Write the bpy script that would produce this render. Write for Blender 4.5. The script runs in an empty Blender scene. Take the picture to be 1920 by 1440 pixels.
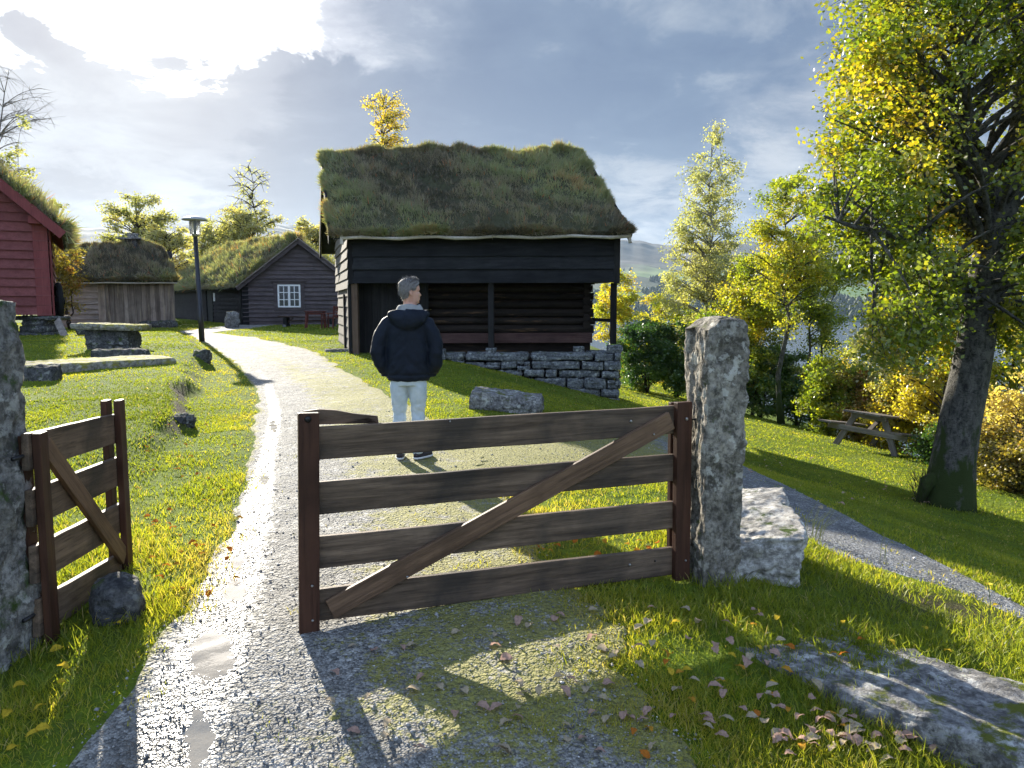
import bpy, math, random
import numpy as np
from mathutils import Vector, Matrix, noise as mnoise
C = bpy.context.scene.collection
scene = bpy.context.scene
rng = np.random.default_rng(7)
random.seed(7)
PI = math.pi
# ---------------------------------------------------------------- camera model
F = 1442.0
PITCH = math.atan(150.0 / F)
CP, SP = math.cos(PITCH), math.sin(PITCH)
EYE = 1.6
def ray(px, py):
    v = 720.0 - py
    return px - 960.0, F * CP + v * SP, v * CP - F * SP
def P(px, py, Y):
    dx, fw, up = ray(px, py)
    t = Y / fw
    return Vector((dx * t, Y, EYE + up * t))
cam = bpy.data.cameras.new('camera')
camo = bpy.data.objects.new('camera', cam)
C.objects.link(camo)
cam.sensor_width = 36.0
cam.lens = F / 1920.0 * 36.0
cam.clip_start = 0.05
cam.clip_end = 30000
camo.location = (0, 0, EYE)
camo.rotation_euler = (PI / 2 - PITCH, 0, 0)
scene.camera = camo
# ---------------------------------------------------------------- noise / terrain
def _h(ix, iy, seed):
    n = (ix.astype(np.int64) * 374761393 + iy.astype(np.int64) * 668265263 + seed * 144269) & 0x7fffffff
    n = ((n ^ (n >> 13)) * 1274126177) & 0x7fffffff
    return ((n ^ (n >> 16)) & 0xffff) / 65535.0
def vnoise(x, y, seed=0):
    x = np.asarray(x, float); y = np.asarray(y, float)
    ix = np.floor(x); iy = np.floor(y)
    fx = x - ix; fy = y - iy
    fx = fx * fx * (3 - 2 * fx); fy = fy * fy * (3 - 2 * fy)
    a = _h(ix, iy, seed); b = _h(ix + 1, iy, seed); c = _h(ix, iy + 1, seed); d = _h(ix + 1, iy + 1, seed)
    return (a * (1 - fx) + b * fx) * (1 - fy) + (c * (1 - fx) + d * fx) * fy
def fbm(x, y, seed=0, o=4):
    r = 0; a = .5; t = 0
    for i in range(o):
        r = r + a * vnoise(x * 2 ** i, y * 2 ** i, seed + i * 17); t += a; a *= .5
    return r / t
def sp(v, k):
    return .5 * (v + np.sqrt(v * v + k * k))
def sstep(a, b, v):
    t = np.clip((v - a) / (b - a), 0, 1)
    return t * t * (3 - 2 * t)
WATER = -25.0
def bank_x(y):
    return np.interp(y, [5, 8, 10, 14, 18, 24, 32], [-2.9, -3.9, -4.45, -5.9, -7.3, -10.3, -15.0])
SLS = [-50, 0, 1, 2, 3.5, 5.2, 7.5, 10, 13, 18, 200]
SLZ = [0, 0, -.12, -.30, -.68, -1.20, -1.62, -1.88, -2.3, -4.4, -68]
def zg(x, y, detail=True):
    x = np.asarray(x, float); y = np.asarray(y, float)
    yc = np.clip(y, 2, 34)
    s = x - (1.2 - .25 * (yc - 5))
    z = 0
    for o in (-.9, -.5, -.2, .2, .5, .9):
        z = z + np.interp(s + o, SLS, SLZ) / 6.0
    z = z * (1 - .30 * sstep(14.5, 18.0, y) * (1 - sstep(2.9, 4.8, x)))
    rise = 0
    for o in (-2, -1, 0, 1, 2):
        rise = rise + np.interp(y + o, [8.5, 19, 26, 40, 80, 200], [0, .37, .50, .66, 1.4, 2.4]) / 5
    z = z + rise * (1 - sstep(-1, 5, s))
    z = z - .17 * sp(3.45 - np.clip(y, -3, 99), .35)
    b = sstep(-.30, .16, bank_x(y) - x + .35 * (fbm(x * 1.1, y * 1.1, 91, 2) - .5))
    z = z + .24 * b * sstep(6.0, 9.5, y) * (1 - sstep(24, 30, y))
    if detail:
        z = z + .05 * (fbm(x * .9, y * .9, 3, 3) - .5)
    D = np.hypot(x, y)
    k = sstep(90, 300, D) * sstep(-60, 40, y)
    z = z * (1 - k) + (-34.0) * k
    return np.maximum(z, -34.0)
def zg1(x, y):
    return float(zg(np.array([x]), np.array([y]))[0])
_Ys = np.exp(np.linspace(math.log(1.5), math.log(90), 900))
def hit(px, py):
    dx, fw, up = ray(px, py)
    t = _Ys / fw
    d = EYE + up * t - zg(dx * t, _Ys, False)
    i = int(np.argmax(d < 0)) if (d < 0).any() else len(d) - 1
    i = max(i, 1)
    f = d[i - 1] / (d[i - 1] - d[i] + 1e-9)
    Y = _Ys[i - 1] + (_Ys[i] - _Ys[i - 1]) * min(max(f, 0), 1)
    return dx * Y / fw, float(Y)
# ---------------------------------------------------------------- mesh helpers
def link(o, parent=None):
    C.objects.link(o)
    if parent is not None:
        o.parent = parent
    return o
def mesh_np(name, verts, faces, mat, parent=None, attrs=None, smooth=False):
    verts = np.asarray(verts, np.float32); faces = np.asarray(faces, np.int32)
    me = bpy.data.meshes.new(name)
    n, k = faces.shape
    me.vertices.add(len(verts)); me.vertices.foreach_set('co', verts.ravel())
    me.loops.add(n * k); me.loops.foreach_set('vertex_index', faces.ravel())
    me.polygons.add(n); me.polygons.foreach_set('loop_start', np.arange(0, n * k, k, dtype=np.int32))
    me.update(calc_edges=True)
    for a, val in (attrs or {}).items():
        at = me.attributes.new(a, 'FLOAT', 'POINT'); at.data.foreach_set('value', np.asarray(val, np.float32).ravel())
    if smooth:
        me.polygons.foreach_set('use_smooth', np.ones(n, bool))
    me.materials.append(mat)
    return link(bpy.data.objects.new(name, me), parent)
class MB:
    def __init__(s):
        s.v = []; s.f = []; s.r = []
    def add(s, vs, fs, rnd=None):
        b = len(s.v)
        if rnd is None: rnd = random.random()
        s.v += [tuple(p) for p in vs]; s.r += [rnd] * len(vs)
        s.f += [tuple(i + b for i in f) for f in fs]
    def hexa(s, p, rnd=None):   # 8 points: bottom ring 0-3, top ring 4-7
        s.add(p, [(3, 2, 1, 0), (4, 5, 6, 7), (0, 1, 5, 4), (1, 2, 6, 5), (2, 3, 7, 6), (3, 0, 4, 7)], rnd)
    def box(s, c, size, M=None, rnd=None):
        x, y, z = [k / 2 for k in size]
        p = [Vector(q) for q in ((-x, -y, -z), (x, -y, -z), (x, y, -z), (-x, y, -z), (-x, -y, z), (x, -y, z), (x, y, z), (-x, y, z))]
        if M is not None: p = [M @ q for q in p]
        c = Vector(c)
        s.hexa([q + c for q in p], rnd)
    def bar(s, a, b, w, h, up=(0, 0, 1), rnd=None):
        a = Vector(a); b = Vector(b); d = (b - a).normalized(); up = Vector(up)
        sd = d.cross(up)
        if sd.length < 1e-4: sd = d.cross(Vector((0, 1, 0)))
        sd.normalize(); u = sd.cross(d)
        sd *= w / 2; u *= h / 2
        s.hexa([a - sd - u, a + sd - u, b + sd - u, b - sd - u, a - sd + u, a + sd + u, b + sd + u, b - sd + u], rnd)
    def tube(s, pts, rad, n=8, caps=True, rnd=None):
        pts = [Vector(p) for p in pts]
        vs = []; fs = []
        aprev = None
        for i, p in enumerate(pts):
            d = (pts[min(i + 1, len(pts) - 1)] - pts[max(i - 1, 0)])
            if d.length < 1e-9: d = Vector((0, 0, 1))
            d.normalize()
            if aprev is None:
                a = d.cross(Vector((0, 1, 0)) if abs(d.y) < .8 else Vector((1, 0, 0)))
            else:
                a = aprev - d * aprev.dot(d)
            a.normalize(); aprev = a; b = d.cross(a)
            r = rad[i] if hasattr(rad, '__len__') else rad
            for k in range(n):
                t = 2 * PI * k / n
                vs.append(p + (a * math.cos(t) + b * math.sin(t)) * r)
        for i in range(len(pts) - 1):
            for k in range(n):
                k2 = (k + 1) % n
                fs.append((i * n + k, i * n + k2, (i + 1) * n + k2, (i + 1) * n + k))
        if caps:
            fs.append(tuple(range(n - 1, -1, -1))); fs.append(tuple((len(pts) - 1) * n + k for k in range(n)))
        s.add(vs, fs, rnd)
    def lathe(s, prof, n=24, c=(0, 0, 0), rnd=None):   # prof: (r,z)
        vs = []; fs = []
        for r, z in prof:
            for k in range(n):
                t = 2 * PI * k / n
                vs.append((c[0] + r * math.cos(t), c[1] + r * math.sin(t), c[2] + z))
        m = len(prof)
        for i in range(m - 1):
            for k in range(n):
                k2 = (k + 1) % n
                fs.append((i * n + k, i * n + k2, (i + 1) * n + k2, (i + 1) * n + k))
        fs.append(tuple(range(n - 1, -1, -1))); fs.append(tuple((m - 1) * n + k for k in range(n)))
        s.add(vs, fs, rnd)
    def rings(s, rs, n=20, rnd=None):  # rs: list of (cx,cy,z,rx,ry,power)
        vs = []; fs = []
        for (cx, cy, z, rx, ry, pw) in rs:
            for k in range(n):
                t = 2 * PI * k / n; ct, st = math.cos(t), math.sin(t)
                vs.append((cx + rx * math.copysign(abs(ct) ** pw, ct), cy + ry * math.copysign(abs(st) ** pw, st), z))
        for i in range(len(rs) - 1):
            for k in range(n):
                k2 = (k + 1) % n
                fs.append((i * n + k, i * n + k2, (i + 1) * n + k2, (i + 1) * n + k))
        fs.append(tuple(range(n - 1, -1, -1))); fs.append(tuple((len(rs) - 1) * n + k for k in range(n)))
        s.add(vs, fs, rnd)
    def mesh(s, name):
        me = bpy.data.meshes.new(name)
        me.from_pydata(s.v, [], s.f); me.update()
        at = me.attributes.new('rnd', 'FLOAT', 'POINT'); at.data.foreach_set('value', np.asarray(s.r, np.float32))
        return me
    def build(s, name, mat, parent=None, smooth=False, bevel=0, seg=2):
        me = s.mesh(name)
        me.materials.append(mat)
        if smooth: me.polygons.foreach_set('use_smooth', np.ones(len(me.polygons), bool))
        o = link(bpy.data.objects.new(name, me), parent)
        if bevel:
            m = o.modifiers.new('bevel', 'BEVEL'); m.width = bevel; m.segments = seg; m.limit_method = 'ANGLE'; m.angle_limit = .6
        return o
def thing(name, label, cat, loc=(0, 0, 0), rotz=0, group=None):
    o = bpy.data.objects.new(name, None); C.objects.link(o)
    o.empty_display_size = .2
    o.location = loc; o.rotation_euler = (0, 0, rotz); o['label'] = label; o['category'] = cat
    if group: o['group'] = group
    return o
def tag(o, label=None, cat=None, group=None, kind=None):
    if label: o['label'] = label
    if cat: o['category'] = cat
    if group: o['group'] = group
    if kind: o['kind'] = kind
    return o
def fn3(p, sc, o=3, seed=0):
    return mnoise.fractal(Vector(p) * sc + Vector((seed * 7.3, seed * 3.1, seed * 5.7)), 1.0, 2.0, o)
def remesh(mb, vox, name, mat, parent=None, disp=None, smooth_it=3):
    me = mb.mesh('tmp'); o = bpy.data.objects.new('tmp', me); C.objects.link(o)
    m = o.modifiers.new('r', 'REMESH'); m.mode = 'VOXEL'; m.voxel_size = vox
    if smooth_it:
        m2 = o.modifiers.new('s', 'SMOOTH'); m2.iterations = smooth_it; m2.factor = .5
    dg = bpy.context.evaluated_depsgraph_get()
    me2 = bpy.data.meshes.new_from_object(o.evaluated_get(dg))
    bpy.data.objects.remove(o); bpy.data.meshes.remove(me)
    if disp:
        for v in me2.vertices:
            v.co = v.co + v.normal * disp(v.co)
    me2.update()
    me2.polygons.foreach_set('use_smooth', np.ones(len(me2.polygons), bool))
    me2.materials.clear(); me2.materials.append(mat); me2.name = name
    return link(bpy.data.objects.new(name, me2), parent)
def rock_mesh(size, seed, sub=5, rough=.12, boxy=.6, flat=0, strat=0, fine=.02):
    """a lump between a cube and a sphere, with layered noise; origin at its base"""
    n = 2 ** sub
    lin = np.linspace(-1, 1, n + 1)
    idx = {}; vs = []; fs = []
    def vid(p):
        k = tuple(np.round(p, 5))
        if k not in idx: idx[k] = len(vs); vs.append(p)
        return idx[k]
    for ax in range(3):
        for sg in (-1, 1):
            for i in range(n):
                for j in range(n):
                    q = []
                    for (a, b) in ((i, j), (i + 1, j), (i + 1, j + 1), (i, j + 1)):
                        p = np.zeros(3); p[ax] = sg; p[(ax + 1) % 3] = lin[a]; p[(ax + 2) % 3] = lin[b]
                        q.append(vid(p))
                    fs.append(q if sg > 0 else q[::-1])
    vs = np.array(vs)
    L = np.linalg.norm(vs, axis=1, keepdims=True)
    vs = vs * boxy + vs / L * (1 - boxy) * 1.1
    out = []
    hs = np.array(size) / 2
    ms = float(min(size))
    for p in vs:
        q = Vector(p * hs)
        nrm = Vector(p / np.array(size)).normalized()
        d = rough * ms * fn3(q, 1.3 / ms, 2, seed) + rough * .45 * ms * fn3(q, 4.0 / ms, 3, seed + 3) + fine * fn3(q, 30, 3, seed + 5)
        if strat: d += strat * (mnoise.noise(Vector((q.x * 2, q.y * 2, q.z * 22 + seed))))
        q = q + nrm * d
        if flat and q.z > 0: q.z = q.z * (1 - flat) + flat * hs[2] * .85 * math.tanh(2.4 * q.z / hs[2])
        out.append((q.x, q.y, q.z + hs[2]))
    return np.array(out), np.array(fs)
def rock(name, size, seed, mat, loc, rotz=0, tilt=(0, 0), parent=None, **kw):
    v, f = rock_mesh(size, seed, **kw)
    o = mesh_np(name, v, f, mat, parent, smooth=True)
    o.location = loc; o.rotation_euler = (tilt[0], tilt[1], rotz)
    return o
# ---------------------------------------------------------------- material helpers
class NT:
    def __init__(s, name):
        s.m = bpy.data.materials.new(name); s.m.use_nodes = True
        s.t = s.m.node_tree; s.t.nodes.clear()
        s.out = s.n('ShaderNodeOutputMaterial')
    def n(s, typ, **kw):
        nd = s.t.nodes.new(typ)
        for k, v in kw.items(): setattr(nd, k, v)
        return nd
    def l(s, a, b): s.t.links.new(a, b)
    def set(s, sock, v):
        if hasattr(v, 'is_output') or isinstance(v, bpy.types.NodeSocket): s.l(v, sock)
        else: sock.default_value = v
    def coord(s, scale=(1, 1, 1), kind='Object', rot=(0, 0, 0)):
        c = s.n('ShaderNodeTexCoord'); m = s.n('ShaderNodeMapping')
        m.inputs['Scale'].default_value = scale; m.inputs['Rotation'].default_value = rot
        s.l(c.outputs[kind], m.inputs['Vector']); return m.outputs[0]
    def noise(s, vec, scale, detail=4, rough=.55, dist=0):
        n = s.n('ShaderNodeTexNoise'); s.l(vec, n.inputs['Vector'])
        n.inputs['Scale'].default_value = scale; n.inputs['Detail'].default_value = detail
        n.inputs['Roughness'].default_value = rough; n.inputs['Distortion'].default_value = dist
        return n.outputs['Fac']
    def voro(s, vec, scale, feat='F1', out='Distance', rand=1):
        n = s.n('ShaderNodeTexVoronoi', feature=feat); s.l(vec, n.inputs['Vector'])
        n.inputs['Scale'].default_value = scale; n.inputs['Randomness'].default_value = rand
        return n.outputs[out]
    def ramp(s, fac, stops, interp='LINEAR'):
        r = s.n('ShaderNodeValToRGB'); s.l(fac, r.inputs[0]); cr = r.color_ramp; cr.interpolation = interp
        while len(cr.elements) < len(stops): cr.elements.new(.5)
        for e, (p, c) in zip(cr.elements, stops):
            e.position = p
            e.color = (c, c, c, 1) if not hasattr(c, '__len__') else (*c, 1)
        return r.outputs[0]
    def mix(s, fac, a, b, mode='MIX'):
        m = s.n('ShaderNodeMix', data_type='RGBA', blend_type=mode)
        s.set(m.inputs[0], fac)
        for sock, v in ((m.inputs[6], a), (m.inputs[7], b)):
            if isinstance(v, bpy.types.NodeSocket): s.l(v, sock)
            else: sock.default_value = (*v, 1) if hasattr(v, '__len__') else (v, v, v, 1)
        return m.outputs[2]
    def math(s, op, a, b=0, clamp=False):
        m = s.n('ShaderNodeMath', operation=op, use_clamp=clamp)
        s.set(m.inputs[0], a); s.set(m.inputs[1], b); return m.outputs[0]
    def attr(s, name):
        return s.n('ShaderNodeAttribute', attribute_name=name).outputs['Fac']
    def bump(s, h, strength, dist=.01, normal=None):
        b = s.n('ShaderNodeBump'); s.l(h, b.inputs['Height']); s.set(b.inputs['Strength'], strength); b.inputs['Distance'].default_value = dist
        if normal is not None: s.l(normal, b.inputs['Normal'])
        return b.outputs[0]
    def pbsdf(s, col, rough=.8, normal=None, spec=.3, metal=0):
        p = s.n('ShaderNodeBsdfPrincipled')
        if isinstance(col, bpy.types.NodeSocket): s.l(col, p.inputs['Base Color'])
        else: p.inputs['Base Color'].default_value = (*col, 1)
        s.set(p.inputs['Roughness'], rough); p.inputs['Specular IOR Level'].default_value = spec; p.inputs['Metallic'].default_value = metal
        if normal is not None: s.l(normal, p.inputs['Normal'])
        return p.outputs[0]
    def done(s, sh):
        s.l(sh, s.out.inputs['Surface']); return s.m
def mat_plain(name, col, rough=.6, spec=.3, metal=0, var=.15, scale=30):
    t = NT(name); v = t.coord()
    n = t.noise(v, scale, 4)
    c = t.mix(t.math('MULTIPLY', n, 1), tuple(k * (1 - var) for k in col), tuple(min(1, k * (1 + var)) for k in col))
    return t.done(t.pbsdf(c, rough, t.bump(n, .15, .004), spec, metal))
def mat_wood(name, dark, light, axis='x', grain=14, rough=.75, spec=.25, blotch=None, bump=.35, stain=.5, rv=.35, wear=None, knots=False):
    t = NT(name)
    k = {'x': (.06, 1, 1), 'y': (1, .06, 1), 'z': (1, 1, .06)}[axis]
    v = t.coord(k); r = t.attr('rnd')
    off = t.n('ShaderNodeVectorMath', operation='ADD'); t.l(v, off.inputs[0])
    cmb = t.n('ShaderNodeCombineXYZ'); t.l(t.math('MULTIPLY', r, 37), cmb.inputs[0]); t.l(t.math('MULTIPLY', r, 91), cmb.inputs[1]); t.l(t.math('MULTIPLY', r, 53), cmb.inputs[2])
    t.l(cmb.outputs[0], off.inputs[1]); vv = off.outputs[0]
    g = t.noise(vv, grain, 8, .65, .6)
    fine = t.noise(vv, grain * 5, 4, .6)
    col = t.mix(t.ramp(g, [(.3, 0), (.7, 1)]), dark, light)
    big = t.noise(t.coord(), 2.2, 5, .6, .3)
    col = t.mix(t.math('MULTIPLY', t.ramp(big, [(.45, 0), (.65, 1)]), stain), col, blotch or tuple(q * .45 for q in dark))
    col = t.mix(1.0, col, t.ramp(r, [(0, 1 - rv), (1, 1 + rv * .0 + .0)]), 'MULTIPLY')
    col = t.mix(t.math('MULTIPLY', t.ramp(fine, [(.52, 0), (.70, 1)]), .55), col, tuple(q * .45 for q in dark))
    if knots:
        kv = t.voro(t.coord(tuple((.38 if q < 1 else 1) for q in k)), 5.5)
        kn = t.math('ADD', kv, t.math('MULTIPLY', t.noise(t.coord(), 25, 3), .10))
        col = t.mix(t.ramp(kn, [(.12, .9), (.18, 0)]), col, tuple(q * .3 for q in dark))
    if wear:
        w = t.noise(t.coord(tuple(q * 3 for q in k)), 3, 6, .7)
        col = t.mix(t.ramp(w, [(.58, 0), (.66, 1)]), col, wear)
    h = t.math('ADD', g, t.math('MULTIPLY', fine, .5))
    return t.done(t.pbsdf(col, rough, t.bump(h, bump, .006), spec * .4))
def mat_stone(name, dark, light, lichen=(.55, .56, .5), lich=.3, moss=None, mossamt=.4, scale=1.0, strat=False, warm=None, dist=.02):
    t = NT(name); v = t.coord((1, 1, 1))
    vs = t.coord((.7, .7, 5)) if strat else v
    a = t.noise(vs, 5 * scale, 8, .65, .3); b = t.noise(v, 26 * scale, 6, .7); c = t.noise(v, 90 * scale, 3, .6)
    col = t.mix(t.ramp(a, [(.32, 0), (.68, 1)]), dark, light)
    col = t.mix(t.ramp(b, [(.42, .0), (.62, .75)]), col, tuple(q * .32 for q in dark))
    col = t.mix(t.ramp(t.noise(v, 12 * scale, 7, .75, .4), [(.50, 0), (.60, .8)]), col, tuple(q * .45 for q in dark))
    if warm: col = t.mix(t.ramp(t.noise(v, 3 * scale, 4), [(.5, 0), (.7, .7)]), col, warm)
    vo = t.voro(v, 11 * scale); ln = t.noise(v, 16 * scale, 5, .7)
    lm = t.math('MULTIPLY', t.ramp(t.math('ADD', t.math('MULTIPLY', vo, .40), t.math('MULTIPLY', ln, 1.15)), [(.62, .8), (.72, 0)]), t.ramp(t.noise(v, 2.5 * scale, 3), [(.5 - lich * .5, 0), (.75 - lich * .4, 1)]))
    col = t.mix(lm, col, lichen)
    if moss:
        ge = t.n('ShaderNodeNewGeometry'); sx = t.n('ShaderNodeSeparateXYZ'); t.l(ge.outputs['Normal'], sx.inputs[0])
        mn = t.noise(v, 6 * scale, 6, .7)
        mm = t.ramp(t.math('ADD', t.math('MULTIPLY', mn, 1.0), t.math('MULTIPLY', sx.outputs[2], .12)), [(.70 - mossamt * .35, 0), (.78 - mossamt * .3, 1)])
        col = t.mix(mm, col, moss)
    h = t.math('ADD', t.math('ADD', t.math('MULTIPLY', a, 1.0), t.math('MULTIPLY', b, .6)), t.math('MULTIPLY', c, .25))
    return t.done(t.pbsdf(col, .9, t.bump(h, .9, dist), .1))
def mat_leaf(name, stops, trans=.55, gloss=.05, tboost=(1.35, 1.4, .55), gain=1.0):
    stops = [(q, tuple(min(.9, k * gain) for k in c)) for q, c in stops]
    t = NT(name); a = t.attr('tone')
    col = t.ramp(a, stops)
    d = t.n('ShaderNodeBsdfDiffuse'); t.l(col, d.inputs[0])
    tr = t.n('ShaderNodeBsdfTranslucent'); tc = t.mix(1.0, col, tboost, 'MULTIPLY'); t.l(tc, tr.inputs[0])
    m = t.n('ShaderNodeMixShader'); m.inputs[0].default_value = trans; t.l(d.outputs[0], m.inputs[1]); t.l(tr.outputs[0], m.inputs[2])
    g = t.n('ShaderNodeBsdfGlossy'); g.inputs['Roughness'].default_value = .45; g.inputs[0].default_value = (.8, .8, .8, 1)
    m2 = t.n('ShaderNodeMixShader'); m2.inputs[0].default_value = gloss; t.l(m.outputs[0], m2.inputs[1]); t.l(g.outputs[0], m2.inputs[2])
    return t.done(m2.outputs[0])
# ---------------------------------------------------------------- world, sun
SUN_AZ = math.radians(-26.5); SUN_EL = math.radians(19.5)
SUNV = Vector((math.sin(SUN_AZ) * math.cos(SUN_EL), math.cos(SUN_AZ) * math.cos(SUN_EL), math.sin(SUN_EL)))
sun = bpy.data.lights.new('sun', 'SUN'); sun.energy = 5.0; sun.angle = math.radians(.5); sun.color = (1, .93, .8)
so = bpy.data.objects.new('sun', sun); C.objects.link(so)
so.rotation_euler = SUNV.to_track_quat('Z', 'Y').to_euler()
so.location = (0, 0, 60)
world = bpy.data.worlds.new('World'); scene.world = world; world.use_nodes = True
def build_world():
    nt = world.node_tree; nt.nodes.clear()
    class W(NT):
        def __init__(s): s.t = nt
    t = W()
    out = t.n('ShaderNodeOutputWorld'); bg = t.n('ShaderNodeBackground'); t.l(bg.outputs[0], out.inputs[0])
    sky = t.n('ShaderNodeTexSky', sky_type='NISHITA'); sky.sun_disc = False
    sky.sun_elevation = SUN_EL; sky.sun_rotation = SUN_AZ; sky.altitude = 100; sky.air_density = 1.2; sky.dust_density = 1.5
    tc = t.n('ShaderNodeTexCoord'); d = tc.outputs['Generated']
    nm = t.n('ShaderNodeVectorMath', operation='NORMALIZE'); t.l(d, nm.inputs[0]); d = nm.outputs[0]
    sx = t.n('ShaderNodeSeparateXYZ'); t.l(d, sx.inputs[0])
    zz = t.math('ADD', t.math('MAXIMUM', sx.outputs[2], 0.0), .22)
    cb = t.n('ShaderNodeCombineXYZ'); t.l(t.math('DIVIDE', sx.outputs[0], zz), cb.inputs[0]); t.l(t.math('DIVIDE', sx.outputs[1], zz), cb.inputs[1])
    cb.inputs[2].default_value = 3.7
    p = cb.outputs[0]
    n1 = t.noise(p, 1.15, 7, .55, .25)        # big cloud masses
    n2 = t.noise(p, 3.6, 8, .6, .3)           # billows
    # the burst: thinnest cloud, just above the sun
    gv = Vector(ray(215, 10)).normalized(); gv = Vector((gv.x, gv.y, gv.z))
    dt = t.n('ShaderNodeVectorMath', operation='DOT_PRODUCT'); t.l(d, dt.inputs[0]); dt.inputs[1].default_value = gv
    ang = t.math('ARCCOSINE', t.math('MINIMUM', dt.outputs['Value'], .99999))      # radians from the burst
    bil = t.math('ADD', t.math('MULTIPLY', n1, .55), t.math('MULTIPLY', n2, .45))
    dark = t.mix(t.ramp(bil, [(.40, 0), (.60, 1)]), (.46, .70, 1.32), (.88, 1.2, 1.8))
    hz = t.ramp(sx.outputs[2], [(0, .8), (.12, .45), (.3, 0)])
    pale = t.mix(hz, dark, (.95, 1.27, 1.9))
    brk = t.math('MULTIPLY', t.ramp(t.math('ADD', t.math('MULTIPLY', n2, .6), t.math('MULTIPLY', n1, .4)), [(.50, 0), (.62, 1)]), t.ramp(sx.outputs[2], [(0, .9), (.25, .6), (.5, .35)]))
    cl = t.mix(brk, pale, (2.6, 2.75, 3.0))
    base = t.mix(.05, cl, sky.outputs[0])
    # lit haze low under the sun
    fe = t.ramp(ang, [(0, .9), (.13, .38), (.24, .10), (.40, 0)])
    base = t.mix(t.math('MULTIPLY', fe, t.ramp(bil, [(.40, .25), (.58, 1)])), base, (3.6, 3.6, 3.7))
    for (qx, qy, rad_, amt) in ((150, 330, .16, .95), (330, 430, .12, .6), (1470, 250, .10, .55), (1230, 400, .07, .7)):
        g2 = Vector(ray(qx, qy)).normalized(); d2 = t.n('ShaderNodeVectorMath', operation='DOT_PRODUCT'); t.l(d, d2.inputs[0]); d2.inputs[1].default_value = g2
        a2 = t.math('ARCCOSINE', t.math('MINIMUM', d2.outputs['Value'], .99999))
        m2 = t.math('MULTIPLY', t.ramp(t.math('DIVIDE', a2, rad_), [(0, amt), (.45, amt * .7), (1, 0)]), t.ramp(n2, [(.40, .05), (.60, 1)]))
        base = t.mix(m2, base, (3.5, 3.55, 3.65))
    edge = t.math('ADD', ang, t.math('MULTIPLY', t.math('SUBTRACT', bil, .5), -.55))
    g1 = t.ramp(edge, [(.0, 1), (.20, 1), (.232, .12), (.30, .03), (.42, 0)])
    flat = t.ramp(t.math('ADD', sx.outputs[2], t.math('MULTIPLY', t.math('SUBTRACT', n2, .5), .28)), [(.262, .03), (.285, 1)])
    g1 = t.math('MULTIPLY', g1, flat)
    gl = t.mix(g1, base, (17, 16.5, 16))
    # sky behind the camera and overhead brightened, added as fill for shaded fronts
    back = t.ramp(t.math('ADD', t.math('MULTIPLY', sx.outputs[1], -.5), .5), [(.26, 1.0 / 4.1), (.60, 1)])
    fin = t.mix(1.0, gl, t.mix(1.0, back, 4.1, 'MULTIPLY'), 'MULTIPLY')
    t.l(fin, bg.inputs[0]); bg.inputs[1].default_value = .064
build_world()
scene.view_settings.view_transform = 'Standard'; scene.view_settings.look = 'None'
scene.view_settings.gamma = 1; scene.view_settings.exposure = 1.72
scene.render.engine = 'CYCLES'
scene.cycles.use_denoising = True
try: scene.cycles.denoiser = 'OPENIMAGEDENOISE'
except Exception: pass
scene.cycles.max_bounces = 6; scene.cycles.diffuse_bounces = 3; scene.cycles.glossy_bounces = 2; scene.cycles.transmission_bounces = 4; scene.cycles.transparent_max_bounces = 6
scene.cycles.volume_bounces = 0; scene.cycles.sample_clamp_indirect = 8; scene.cycles.sample_clamp_direct = 30
scene.cycles.caustics_reflective = False; scene.cycles.caustics_refractive = False
scene.cycles.use_adaptive_sampling = True; scene.cycles.adaptive_threshold = .02
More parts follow.
